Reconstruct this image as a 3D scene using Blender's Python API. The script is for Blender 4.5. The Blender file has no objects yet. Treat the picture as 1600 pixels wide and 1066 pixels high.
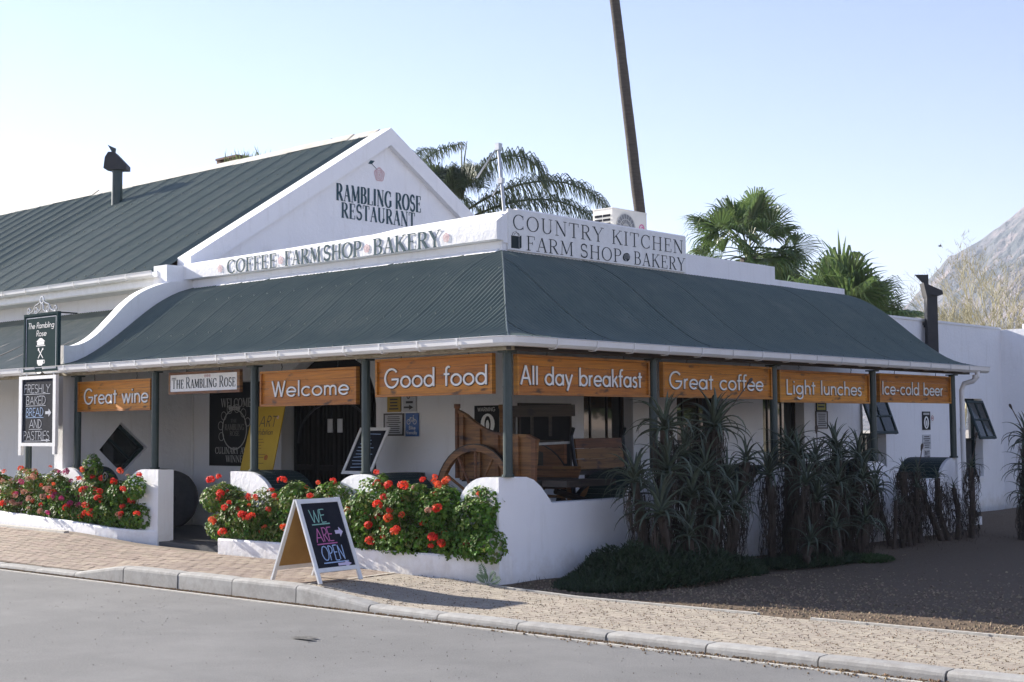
import bpy, math, random
from mathutils import Vector, Matrix, noise
S = bpy.context.scene
R_ = math.radians
col = S.collection
rnd = random.Random(7)

# ------------------------------------------------------------------ camera
cam_d = bpy.data.cameras.new("camera"); cam = bpy.data.objects.new("camera", cam_d); col.objects.link(cam)
cam_d.sensor_width = 36.0; cam_d.lens = 50.0; cam_d.clip_start = 0.1; cam_d.clip_end = 20000
yaw, pitch, roll = 0.739600573, 0.062307494, -0.00746031
F = Vector((-math.sin(yaw)*math.cos(pitch), math.cos(yaw)*math.cos(pitch), math.sin(pitch)))
Rv = F.cross(Vector((0, 0, 1))).normalized(); Uv = Rv.cross(F)
R2 = Rv*math.cos(roll)+Uv*math.sin(roll); U2 = -Rv*math.sin(roll)+Uv*math.cos(roll)
M = Matrix((R2, U2, -F)).transposed().to_4x4(); M.translation = (10.4138, -11.33576, 1.68139)
cam.matrix_world = M
S.camera = cam
# ------------------------------------------------------------------ world, sun, exposure
SUN_EL, SUN_AZ = 22.0, 9.0          # degrees above the horizon; degrees in front of the street facade
W = bpy.data.worlds.new("World"); S.world = W; W.use_nodes = True
wn = W.node_tree.nodes; wl = W.node_tree.links
sky = wn.new("ShaderNodeTexSky"); sky.sky_type = 'NISHITA'; sky.sun_disc = False
sky.sun_elevation = R_(SUN_EL); sky.sun_rotation = R_(180+90-SUN_AZ)
sky.air_density = 1.0; sky.dust_density = 0.0; sky.ozone_density = 1.6
bg = wn["Background"]; tint = wn.new("ShaderNodeMix"); tint.data_type = 'RGBA'; tint.blend_type = 'MULTIPLY'; tint.inputs[0].default_value = 1.0; tint.inputs[7].default_value = (0.93, 0.77, 0.88, 1)
wl.new(sky.outputs[0], tint.inputs[6]); wl.new(tint.outputs[2], bg.inputs[0]); bg.inputs[1].default_value = 0.078
sl = bpy.data.lights.new("sun", 'SUN'); sl.energy = 5.0; sl.angle = R_(0.5); sl.color = (1.0, 0.93, 0.83)
so = bpy.data.objects.new("sun", sl); col.objects.link(so)
sd = Vector((math.cos(R_(SUN_AZ))*math.cos(R_(SUN_EL)), math.sin(R_(SUN_AZ))*math.cos(R_(SUN_EL)), -math.sin(R_(SUN_EL))))
so.rotation_euler = sd.to_track_quat('-Z', 'Y').to_euler(); so.location = (-30, -5, 20)
S.view_settings.view_transform = 'Standard'; S.view_settings.look = 'None'; S.view_settings.gamma = 1.0
S.view_settings.use_curve_mapping = False; S.view_settings.exposure = 1.66
S.render.engine = 'CYCLES'
S.cycles.max_bounces = 8

# ------------------------------------------------------------------ materials
def mat(name, base, rough=0.7, c2=None, scale=6.0, amt=0.5, bump=0.0, bscale=60.0, metal=0.0, spec=0.5, stretch=None,
        ramp=(0.35, 0.7), c3=None, s3=1.5, r3=(0.5, 0.75), trans=0.0, coat=0.0, bdist=0.01):
    m = bpy.data.materials.new(name); m.use_nodes = True
    nt = m.node_tree; N = nt.nodes; L = nt.links
    b = N["Principled BSDF"]
    b.inputs["Roughness"].default_value = rough; b.inputs["Metallic"].default_value = metal
    b.inputs["Specular IOR Level"].default_value = spec
    if coat: b.inputs["Coat Weight"].default_value = coat; b.inputs["Coat Roughness"].default_value = 0.15
    tc = N.new("ShaderNodeTexCoord"); src = tc.outputs["Object"]
    if stretch:
        mp = N.new("ShaderNodeMapping"); mp.inputs["Scale"].default_value = stretch; L.new(src, mp.inputs[0]); src = mp.outputs[0]
    col_ = None
    if c2:
        n = N.new("ShaderNodeTexNoise"); n.inputs["Scale"].default_value = scale; n.inputs["Detail"].default_value = 6; n.inputs["Roughness"].default_value = 0.6
        L.new(src, n.inputs["Vector"])
        r = N.new("ShaderNodeMapRange"); r.inputs[1].default_value = ramp[0]; r.inputs[2].default_value = ramp[1]; L.new(n.outputs[0], r.inputs[0])
        x = N.new("ShaderNodeMix"); x.data_type = 'RGBA'; x.inputs[6].default_value = (*base, 1); x.inputs[7].default_value = (*c2, 1)
        mm = N.new("ShaderNodeMath"); mm.operation = 'MULTIPLY'; mm.inputs[1].default_value = amt; L.new(r.outputs[0], mm.inputs[0]); L.new(mm.outputs[0], x.inputs[0])
        col_ = x.outputs[2]
        if c3:
            n2 = N.new("ShaderNodeTexNoise"); n2.inputs["Scale"].default_value = s3; n2.inputs["Detail"].default_value = 8; n2.inputs["Roughness"].default_value = 0.7; L.new(src, n2.inputs["Vector"])
            rr = N.new("ShaderNodeMapRange"); rr.inputs[1].default_value = r3[0]; rr.inputs[2].default_value = r3[1]; L.new(n2.outputs[0], rr.inputs[0])
            x2 = N.new("ShaderNodeMix"); x2.data_type = 'RGBA'; x2.inputs[7].default_value = (*c3, 1); L.new(rr.outputs[0], x2.inputs[0]); L.new(col_, x2.inputs[6]); col_ = x2.outputs[2]
        L.new(col_, b.inputs["Base Color"])
    else:
        b.inputs["Base Color"].default_value = (*base, 1)
    if bump:
        n = N.new("ShaderNodeTexNoise"); n.inputs["Scale"].default_value = bscale; n.inputs["Detail"].default_value = 5; n.inputs["Roughness"].default_value = 0.65; L.new(src, n.inputs["Vector"])
        bp = N.new("ShaderNodeBump"); bp.inputs["Strength"].default_value = bump; bp.inputs["Distance"].default_value = bdist
        L.new(n.outputs[0], bp.inputs["Height"]); L.new(bp.outputs[0], b.inputs["Normal"])
    if trans:
        tr = N.new("ShaderNodeBsdfTranslucent"); ms = N.new("ShaderNodeMixShader"); ms.inputs[0].default_value = trans
        if col_: L.new(col_, tr.inputs[0])
        else: tr.inputs[0].default_value = (*base, 1)
        L.new(b.outputs[0], ms.inputs[1]); L.new(tr.outputs[0], ms.inputs[2]); L.new(ms.outputs[0], N["Material Output"].inputs[0])
    return m
def randomise(m, amount=0.25, hue=0.02):
    """vary colour a little from object to object"""
    N = m.node_tree.nodes; L = m.node_tree.links; b = N["Principled BSDF"]; i = b.inputs["Base Color"]
    oi = N.new("ShaderNodeObjectInfo"); hs = N.new("ShaderNodeHueSaturation")
    mr = N.new("ShaderNodeMapRange"); mr.inputs[3].default_value = 1-amount; mr.inputs[4].default_value = 1+amount; L.new(oi.outputs["Random"], mr.inputs[0]); L.new(mr.outputs[0], hs.inputs["Value"])
    mh = N.new("ShaderNodeMapRange"); mh.inputs[3].default_value = 0.5-hue; mh.inputs[4].default_value = 0.5+hue; L.new(oi.outputs["Random"], mh.inputs[0]); L.new(mh.outputs[0], hs.inputs["Hue"])
    if i.is_linked:
        src = i.links[0].from_socket; L.new(src, hs.inputs["Color"])
    else: hs.inputs["Color"].default_value = i.default_value
    L.new(hs.outputs[0], i)
    return m
def island_vary(m, amount=0.3, hue=0.02):
    """vary colour from loose piece to loose piece of one mesh (leaves, bricks)"""
    N = m.node_tree.nodes; L = m.node_tree.links; b = N["Principled BSDF"]; i = b.inputs["Base Color"]
    g = N.new("ShaderNodeNewGeometry"); hs = N.new("ShaderNodeHueSaturation")
    mr = N.new("ShaderNodeMapRange"); mr.inputs[3].default_value = 1-amount; mr.inputs[4].default_value = 1+amount; L.new(g.outputs["Random Per Island"], mr.inputs[0]); L.new(mr.outputs[0], hs.inputs["Value"])
    w = N.new("ShaderNodeTexWhiteNoise"); w.noise_dimensions = '1D'; L.new(g.outputs["Random Per Island"], w.inputs["W"])
    mh = N.new("ShaderNodeMapRange"); mh.inputs[3].default_value = 0.5-hue; mh.inputs[4].default_value = 0.5+hue; L.new(w.outputs["Value"], mh.inputs[0]); L.new(mh.outputs[0], hs.inputs["Hue"])
    if i.is_linked: L.new(i.links[0].from_socket, hs.inputs["Color"])
    else: hs.inputs["Color"].default_value = i.default_value
    L.new(hs.outputs[0], i)
    return m
white = mat("white_limewash", (0.86, 0.86, 0.87), 0.85, (0.78, 0.78, 0.79), 2.2, 0.4, 0.25, 14, c3=(0.60, 0.58, 0.55), s3=0.9, r3=(0.62, 0.9), bdist=0.03)
def streaks(m, c=(0.50, 0.48, 0.44), amt=0.35):
    N = m.node_tree.nodes; L = m.node_tree.links; b = N["Principled BSDF"]; i = b.inputs["Base Color"]
    tc = N.new("ShaderNodeTexCoord"); mp = N.new("ShaderNodeMapping"); mp.inputs["Scale"].default_value = (4.5, 4.5, 0.5); n = N.new("ShaderNodeTexNoise"); n.inputs["Scale"].default_value = 1.6; n.inputs["Detail"].default_value = 7; n.inputs["Roughness"].default_value = 0.65
    L.new(tc.outputs["Object"], mp.inputs[0]); L.new(mp.outputs[0], n.inputs[0]); r = N.new("ShaderNodeMapRange"); r.inputs[1].default_value = 0.54; r.inputs[2].default_value = 0.8; r.inputs[4].default_value = amt; L.new(n.outputs[0], r.inputs[0])
    x = N.new("ShaderNodeMix"); x.data_type = 'RGBA'; x.inputs[7].default_value = (*c, 1); L.new(i.links[0].from_socket, x.inputs[6]); L.new(r.outputs[0], x.inputs[0]); L.new(x.outputs[2], i); return m
streaks(white, (0.56, 0.54, 0.50), 0.4)
def splash(m):
    """dirt splashed up from the ground, ragged upper edge"""
    N = m.node_tree.nodes; L = m.node_tree.links; b = N["Principled BSDF"]; i = b.inputs["Base Color"]
    tc = N.new("ShaderNodeTexCoord"); sp = N.new("ShaderNodeSeparateXYZ"); L.new(tc.outputs["Object"], sp.inputs[0]); n = N.new("ShaderNodeTexNoise"); n.inputs["Scale"].default_value = 5; n.inputs["Detail"].default_value = 8; n.inputs["Roughness"].default_value = .7; L.new(tc.outputs["Object"], n.inputs[0])
    a = N.new("ShaderNodeMath"); a.operation = 'MULTIPLY_ADD'; a.inputs[1].default_value = 0.9; L.new(n.outputs[0], a.inputs[0]); a.inputs[2].default_value = 0.0
    d = N.new("ShaderNodeMath"); d.operation = 'SUBTRACT'; L.new(a.outputs[0], d.inputs[0]); L.new(sp.outputs[2], d.inputs[1])
    r = N.new("ShaderNodeMapRange"); r.inputs[1].default_value = 0.12; r.inputs[2].default_value = 0.55; r.inputs[4].default_value = 0.55; L.new(d.outputs[0], r.inputs[0])
    x = N.new("ShaderNodeMix"); x.data_type = 'RGBA'; x.inputs[7].default_value = (0.50, 0.44, 0.36, 1); L.new(i.links[0].from_socket, x.inputs[6]); L.new(r.outputs[0], x.inputs[0]); L.new(x.outputs[2], i); return m
splash(white)
whitep = mat("white_gloss_paint", (0.80, 0.80, 0.79), 0.4, (0.62, 0.61, 0.58), 9, 0.5, 0.1, 40)
gutterm = mat("gutter_white", (0.78, 0.78, 0.78), 0.35, (0.66, 0.65, 0.62), 3, 0.5, 0.08, 20)
cream = mat("weathered_cream_timber", (0.50, 0.45, 0.34), 0.8, (0.22, 0.17, 0.11), 12, 0.9, 0.4, 60, stretch=(1, 1, 3))
roofm = mat("green_painted_corrugated_iron", (0.096, 0.126, 0.112), 0.5, (0.128, 0.156, 0.134), 3.0, 0.8, 0.0, 40, c3=(0.17, 0.185, 0.155), s3=1.2, r3=(0.52, 0.8), spec=0.15)
roofold = mat("faded_green_iron", (0.15, 0.175, 0.15), 0.5, (0.22, 0.23, 0.19), 3.0, 0.8, 0.05, 40, c3=(0.26, 0.26, 0.22), s3=1.4, r3=(0.5, 0.8), spec=0.4)
streaks(roofm, (0.13, 0.145, 0.125), 0.5)
greens = mat("matt_sign_green", (0.018, 0.040, 0.044), 0.95, (0.026, 0.050, 0.052), 5, 0.6, spec=0.04)
greenp = mat("dark_green_post_paint", (0.022, 0.042, 0.042), 0.4, (0.04, 0.06, 0.056), 8, 0.6, 0.1, 40)
greend = mat("dark_green_cap_paint", (0.018, 0.036, 0.038), 0.6, (0.03, 0.048, 0.048), 5, 0.6, 0.1, 30, spec=0.2)
black = mat("black_paint", (0.010, 0.010, 0.012), 0.6, (0.02, 0.02, 0.02), 8, 0.5, spec=0.15)
blackm = mat("matt_black_board", (0.014, 0.016, 0.024), 0.9, (0.028, 0.030, 0.040), 7, 0.8, spec=0.1)
letterg = mat("faded_green_lettering", (0.040, 0.080, 0.10), 0.8, (0.07, 0.12, 0.14), 14, 0.5, spec=0.2)
letterk = mat("charcoal_lettering", (0.025, 0.035, 0.04), 0.8, (0.04, 0.055, 0.06), 10, 0.5, spec=0.15)
pinkm = mat("faded_pink_paint", (0.58, 0.36, 0.38), 0.8, (0.72, 0.62, 0.62), 20, 0.7)
lwhite = mat("white_letter_paint", (0.82, 0.82, 0.80), 0.55)
chalk = mat("chalk_white", (0.60, 0.62, 0.66), 0.95, (0.25, 0.26, 0.3), 60, 0.7)
chalkp = mat("chalk_pink", (0.62, 0.18, 0.42), 0.95, (0.3, 0.1, 0.22), 60, 0.6)
chalkg = mat("chalk_green", (0.32, 0.62, 0.52), 0.95, (0.15, 0.3, 0.26), 60, 0.6)
chalkb = mat("chalk_blue", (0.42, 0.58, 0.85), 0.95, (0.2, 0.28, 0.42), 60, 0.6)
def wood(name, a, b, rough=0.4, coat=0.3, knots=True, sc=(0.7, 0.7, 14)):
    m = mat(name, a, rough, b, 3.2, 0.9, 0.15, 30, stretch=sc, ramp=(0.35, 0.68), coat=coat)
    N = m.node_tree.nodes; L = m.node_tree.links; bb = N["Principled BSDF"]
    tc = N.new("ShaderNodeTexCoord"); v = N.new("ShaderNodeTexNoise"); v.inputs["Scale"].default_value = 9.0; v.inputs["Detail"].default_value = 3
    mp = N.new("ShaderNodeMapping"); mp.inputs["Scale"].default_value = (0.45, 0.45, 1.2); L.new(tc.outputs["Object"], mp.inputs[0]); L.new(mp.outputs[0], v.inputs[0])
    r = N.new("ShaderNodeMapRange"); r.inputs[1].default_value = 0.60; r.inputs[2].default_value = 0.72; L.new(v.outputs[0], r.inputs[0])
    x = N.new("ShaderNodeMix"); x.data_type = 'RGBA'; x.inputs[7].default_value = (a[0]*0.18, a[1]*0.2, a[2]*0.5, 1)
    L.new(bb.inputs["Base Color"].links[0].from_socket, x.inputs[6]); L.new(r.outputs[0], x.inputs[0]); L.new(x.outputs[2], bb.inputs["Base Color"])
    return m
signw = randomise(wood("varnished_pine", (0.60, 0.225, 0.014), (0.34, 0.115, 0.008), 0.55, 0.0), 0.2, 0.006)
signf = randomise(wood("varnished_pine_frame", (0.55, 0.22, 0.025), (0.26, 0.09, 0.012), 0.55, 0.0), 0.15, 0.006)
cartw = randomise(wood("old_wagon_timber", (0.27, 0.12, 0.042), (0.10, 0.042, 0.016), 0.6, 0.0), 0.2, 0.01)
darkw = randomise(wood("dark_timber", (0.045, 0.030, 0.022), (0.02, 0.014, 0.01), 0.55, 0.0), 0.2, 0.01)
door_shade_m = mat("door_and_room_shade", (0.010, 0.008, 0.007), 0.6, (0.018, 0.014, 0.012), 5, 0.7, spec=0.15)  # door paint; on the backing sheets its near-black stands for room shade
tanply = mat("tan_plywood", (0.52, 0.30, 0.09), 0.7, (0.36, 0.19, 0.05), 3, 0.7, trans=0.25)
steel = mat("galvanised_steel", (0.45, 0.46, 0.47), 0.35, (0.3, 0.3, 0.3), 20, 0.6, metal=0.8)
iron = mat("wrought_iron_black", (0.02, 0.02, 0.022), 0.35, metal=0.6)
silver = mat("silver_scroll_iron", (0.5, 0.5, 0.5), 0.3, (0.3, 0.3, 0.3), 30, 0.5, metal=0.9)
asphalt = mat("asphalt", (0.178, 0.177, 0.173), 0.95, (0.10, 0.10, 0.10), 70, 0.8, 0.9, 110, c3=(0.21, 0.208, 0.202), s3=0.45, r3=(0.42, 0.72), bdist=0.010)
streaks(asphalt, (0.13, 0.13, 0.13), 0.5); asphalt.node_tree.nodes["Mapping"].inputs["Scale"].default_value = (0.16, 1.6, 1)
soil = mat("dry_brown_soil", (0.13, 0.095, 0.065), 0.95, (0.07, 0.05, 0.035), 22, 0.9, 0.9, 120, c3=(0.19, 0.15, 0.11), s3=3, r3=(0.5, 0.8), bdist=0.02)
sand = mat("pale_bounce_sand", (0.38, 0.335, 0.27), 0.95, (0.30, 0.26, 0.20), 0.8, 0.9, 0.5, 20)  # kept pale so the ground bounces sun onto the shaded walls
gravel = mat("tan_gravel", (0.185, 0.130, 0.080), 0.95, (0.085, 0.056, 0.033), 120, 0.9, 1.0, 190, c3=(0.27, 0.205, 0.14), s3=26, r3=(0.55, 0.75), bdist=0.02)
grout = mat("sand_joints", (0.20, 0.16, 0.12), 0.95, (0.14, 0.11, 0.08), 60, 0.8, 0.5, 150)
brickm = randomise(mat("pink_clay_paver", (0.285, 0.222, 0.175), 0.9, (0.20, 0.15, 0.115), 40, 0.8, 0.5, 160, c3=(0.33, 0.275, 0.225), s3=9, r3=(0.5, 0.8), bdist=0.006), 0.16, 0.012)
brickms = island_vary(mat("pink_clay_paver_far", (0.285, 0.222, 0.175), 0.9, (0.20, 0.15, 0.115), 40, 0.8, 0.5, 160, c3=(0.33, 0.275, 0.225), s3=9, r3=(0.5, 0.8), bdist=0.006), 0.16, 0.012)
paverm = randomise(mat("sand_aggregate_paver", (0.45, 0.395, 0.32), 0.95, (0.24, 0.20, 0.155), 110, 0.75, 1.0, 170, c3=(0.49, 0.43, 0.355), s3=20, r3=(0.5, 0.8), bdist=0.012), 0.10, 0.006)
paverms = island_vary(mat("sand_aggregate_paver_far", (0.45, 0.395, 0.32), 0.95, (0.24, 0.20, 0.155), 110, 0.75, 1.0, 170, c3=(0.49, 0.43, 0.355), s3=20, r3=(0.5, 0.8), bdist=0.012), 0.10, 0.006)
kerbm = randomise(mat("kerb_concrete", (0.33, 0.325, 0.31), 0.9, (0.22, 0.21, 0.195), 7, 0.8, 0.5, 90, c3=(0.39, 0.38, 0.355), s3=25, r3=(0.5, 0.8), bdist=0.006), 0.08, 0.004)
edgem = mat("pale_concrete_edging", (0.52, 0.50, 0.45), 0.9, (0.36, 0.33, 0.28), 20, 0.8, 0.4, 90)
tilem = mat("veranda_floor_slate", (0.045, 0.045, 0.05), 0.5, (0.07, 0.065, 0.065), 6, 0.8, 0.2, 40)
stonem = mat("dark_millstone", (0.045, 0.043, 0.044), 0.85, (0.075, 0.07, 0.066), 6, 0.8, 0.8, 22, bdist=0.03)
def glass(name, tint=(0.02, 0.022, 0.022)):
    m = mat(name, tint, 0.04, spec=1.0); return m
glassm = glass("dark_window_glass")
sashg = mat("sash_glass", (0.022, 0.026, 0.022), 0.08, spec=0.25)
leafm = island_vary(mat("geranium_leaf", (0.075, 0.155, 0.020), 0.6, (0.11, 0.21, 0.028), 5, 0.8, trans=0.3, spec=0.25), 0.45, 0.03)
leafy = island_vary(mat("geranium_leaf_yellowing", (0.13, 0.17, 0.035), 0.6, (0.20, 0.20, 0.05), 5, 0.8, trans=0.25), 0.4, 0.04)
stemm = mat("geranium_stem", (0.16, 0.15, 0.07), 0.8, (0.10, 0.08, 0.04), 20, 0.7)
redm = island_vary(mat("red_petal", (0.74, 0.060, 0.035), 0.6, trans=0.3, spec=0.2), 0.25, 0.012)
pinkfm = island_vary(mat("magenta_petal", (0.52, 0.05, 0.19), 0.55, trans=0.25), 0.3, 0.015)
palepm = island_vary(mat("dry_pink_petal", (0.52, 0.27, 0.19), 0.7, trans=0.25), 0.3, 0.02)
aloem = randomise(mat("aloe_leaf", (0.062, 0.080, 0.052), 0.5, (0.105, 0.125, 0.090), 4, 0.7, spec=0.3), 0.3, 0.02)
aloed = island_vary(mat("dead_aloe_leaf", (0.082, 0.064, 0.048), 0.9, (0.038, 0.030, 0.022), 9, 0.8), 0.4, 0.02)
shrubm = island_vary(mat("dark_shrub_leaf", (0.022, 0.040, 0.016), 0.6, (0.035, 0.06, 0.022), 6, 0.7, trans=0.15), 0.4, 0.03)
palmm = island_vary(mat("palm_leaflet", (0.080, 0.135, 0.045), 0.4, (0.13, 0.18, 0.06), 3, 0.8, trans=0.4), 0.35, 0.03)
palmq = island_vary(mat("queen_palm_leaflet", (0.060, 0.085, 0.038), 0.4, (0.10, 0.12, 0.055), 3, 0.8, trans=0.3), 0.35, 0.03)
palmd = island_vary(mat("dry_palm_leaf", (0.27, 0.21, 0.10), 0.8, (0.17, 0.12, 0.06), 5, 0.8, trans=0.2), 0.35, 0.03)
barkp = mat("palm_trunk_bark", (0.10, 0.085, 0.075), 0.95, (0.055, 0.045, 0.04), 3, 0.9, 1.0, 9, stretch=(1, 1, 7), bdist=0.05)
barkb = mat("pale_bark", (0.46, 0.43, 0.30), 0.9, (0.22, 0.2, 0.12), 8, 0.7)
twigm = island_vary(mat("yellow_green_twig_leaf", (0.19, 0.19, 0.12), 0.8, (0.26, 0.23, 0.15), 2, 0.8, trans=0.3), 0.3, 0.02)
rockm = mat("hazed_mountain_rock_and_scrub", (0.105, 0.095, 0.10), 0.95, (0.045, 0.05, 0.05), 0.018, 1.0, 1.0, 0.05, c3=(0.21, 0.165, 0.16), s3=0.028, r3=(0.50, 0.62), bdist=18, ramp=(0.42, 0.58))  # rock tones cooled to paint in haze; light-dark patches paint in relief
flueb = mat("flue_black", (0.022, 0.022, 0.026), 0.6, (0.04, 0.038, 0.038), 8, 0.6)
clayb = randomise(mat("chimney_brick", (0.20, 0.12, 0.09), 0.9, (0.11, 0.07, 0.055), 12, 0.8), 0.2)
acw = mat("cream_appliance_enamel", (0.72, 0.70, 0.64), 0.45, (0.62, 0.60, 0.54), 5, 0.5)
acg = mat("fan_grille_grey", (0.16, 0.17, 0.19), 0.5)
yellowm = mat("yellow_poster_board", (0.56, 0.37, 0.02), 0.6, (0.46, 0.29, 0.015), 4, 0.6)
bluem = mat("blue_notice", (0.025, 0.11, 0.36), 0.5)
paperm = mat("notice_paper", (0.50, 0.51, 0.53), 0.6)
inkm = mat("notice_ink", (0.03, 0.03, 0.035), 0.7)
hazem = bpy.data.materials.new("haze_air"); hazem.use_nodes = True
hn = hazem.node_tree.nodes; hl = hazem.node_tree.links; hn.remove(hn["Principled BSDF"])
pv = hn.new("ShaderNodeVolumePrincipled"); pv.inputs["Color"].default_value = (0.70, 0.82, 1.0, 1); pv.inputs["Density"].default_value = 0.00024; pv.inputs["Anisotropy"].default_value = 0.2
hl.new(pv.outputs[0], hn["Material Output"].inputs["Volume"])

# ------------------------------------------------------------------ helpers
def wloc(o):
    v = Vector((0, 0, 0))
    while o is not None: v = v+o.location; o = o.parent
    return v
class MB:
    def __init__(s): s.v = []; s.f = []
    def add(s, vs, fs):
        n = len(s.v); s.v += [tuple(p) for p in vs]; s.f += [tuple(i+n for i in f) for f in fs]; return s
    def box(s, x0, x1, y0, y1, z0, z1):
        return s.add([(x0, y0, z0), (x1, y0, z0), (x1, y1, z0), (x0, y1, z0), (x0, y0, z1), (x1, y0, z1), (x1, y1, z1), (x0, y1, z1)],
                     [(0, 3, 2, 1), (4, 5, 6, 7), (0, 1, 5, 4), (1, 2, 6, 5), (2, 3, 7, 6), (3, 0, 4, 7)])
    def obox(s, o, u, v, n, a, b, c):
        """box from origin o spanning a along u, b along v, c along n"""
        o = Vector(o); u = Vector(u)*a; v = Vector(v)*b; n = Vector(n)*c
        P = [o, o+u, o+u+v, o+v, o+n, o+u+n, o+u+v+n, o+v+n]
        return s.add(P, [(0, 3, 2, 1), (4, 5, 6, 7), (0, 1, 5, 4), (1, 2, 6, 5), (2, 3, 7, 6), (3, 0, 4, 7)])
    def bar(s, a, b, w, h, up=(0, 0, 1)):
        a = Vector(a); b = Vector(b); d = b-a; L = d.length; d.normalize(); sd_ = d.cross(Vector(up))
        if sd_.length < 1e-4: sd_ = d.cross(Vector((0, 1, 0)))
        sd_.normalize(); u2 = sd_.cross(d)
        return s.obox(a-sd_*w/2-u2*h/2, d, sd_, u2, L, w, h)
    def prism(s, poly, o, u, v, n, d):
        """2-D outline poly in (u, v) from origin o, extruded d along n"""
        o = Vector(o); u = Vector(u); v = Vector(v); n = Vector(n)*d; k = len(poly)
        A = [o+u*p[0]+v*p[1] for p in poly]; B = [p+n for p in A]
        return s.add(A+B, [tuple(range(k))[::-1], tuple(range(k, 2*k))]+[(i, (i+1) % k, (i+1) % k+k, i+k) for i in range(k)])
    def tube(s, pts, r, n=8, caps=True):
        pts = [Vector(p) for p in pts]; k = len(pts)
        if not isinstance(r, (list, tuple)): r = [r]*k
        base = len(s.v); prev = None
        for i, p in enumerate(pts):
            d = (pts[min(i+1, k-1)]-pts[max(i-1, 0)]).normalized()
            a = prev if prev is not None else (Vector((0, 0, 1)) if abs(d.z) < 0.9 else Vector((1, 0, 0)))
            a = (a-d*a.dot(d)).normalized(); prev = a; b = d.cross(a)
            for j in range(n):
                t = 2*math.pi*j/n; s.v.append(tuple(p+(a*math.cos(t)+b*math.sin(t))*r[i]))
        for i in range(k-1):
            for j in range(n): s.f.append((base+i*n+j, base+i*n+(j+1) % n, base+(i+1)*n+(j+1) % n, base+(i+1)*n+j))
        if caps: s.f.append(tuple(base+j for j in range(n))[::-1]); s.f.append(tuple(base+(k-1)*n+j for j in range(n)))
        return s
    def disc(s, o, u, v, r, n=24, d=None):
        poly = [(r*math.cos(2*math.pi*i/n), r*math.sin(2*math.pi*i/n)) for i in range(n)]
        nn = Vector(u).cross(Vector(v)); return s.prism(poly, o, u, v, nn, d or 0.004)
    def ring(s, o, u, v, r0, r1, d, n=32, rx=1.0):
        o = Vector(o); u = Vector(u)*rx; v = Vector(v); nn = Vector(u).cross(v).normalized()*d; b = len(s.v)
        for i in range(n):
            t = 2*math.pi*i/n; e = u*math.cos(t)+v*math.sin(t)
            for p in (o+e*r0, o+e*r1, o+e*r1+nn, o+e*r0+nn): s.v.append(tuple(p))
        for i in range(n):
            a = b+4*i; c = b+4*((i+1) % n)
            for q in range(4): s.f.append((a+q, c+q, c+(q+1) % 4, a+(q+1) % 4))
        return s
    def build(s, name, m, parent=None, smooth=False, kind=None, label=None, local=False):
        me = bpy.data.meshes.new(name); off = wloc(parent) if (parent is not None and not local) else Vector((0, 0, 0))
        me.from_pydata([(p[0]-off.x, p[1]-off.y, p[2]-off.z) for p in s.v], [], s.f); me.update()
        if smooth: me.polygons.foreach_set("use_smooth", [True]*len(me.polygons))
        me.materials.append(m)
        o = bpy.data.objects.new(name, me); col.objects.link(o)
        if parent is not None: o.parent = parent
        if kind: o["kind"] = kind
        if label: o["label"] = label
        return o
def thing(name, label, cat, loc=(0, 0, 0), rz=0.0, group=None):
    o = bpy.data.objects.new(name, None); o.location = loc; o.rotation_euler = (0, 0, rz); col.objects.link(o)
    o["label"] = label; o["category"] = cat
    if group: o["group"] = group
    return o
def tag(o, label, cat, group=None):
    o["label"] = label; o["category"] = cat
    if group: o["group"] = group
    return o
def inst(name, me, parent, loc, rot=(0, 0, 0), sc=1.0):
    o = bpy.data.objects.new(name, me); col.objects.link(o); o.parent = parent
    o.location = loc; o.rotation_euler = rot
    o.scale = (sc, sc, sc) if not isinstance(sc, tuple) else sc
    return o
def mesh_only(mb, name, m, smooth=False):
    me = bpy.data.meshes.new(name); me.from_pydata(mb.v, [], mb.f); me.update(); me.materials.append(m)
    if smooth: me.polygons.foreach_set("use_smooth", [True]*len(me.polygons))
    return me
X, Y, Z = Vector((1, 0, 0)), Vector((0, 1, 0)), Vector((0, 0, 1))
def interp(x, pts):
    if x <= pts[0][0]: return pts[0][1]
    for (a, b), (c, d) in zip(pts, pts[1:]):
        if x <= c: return b+(d-b)*(x-a)/(c-a)
    return pts[-1][1]

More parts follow.
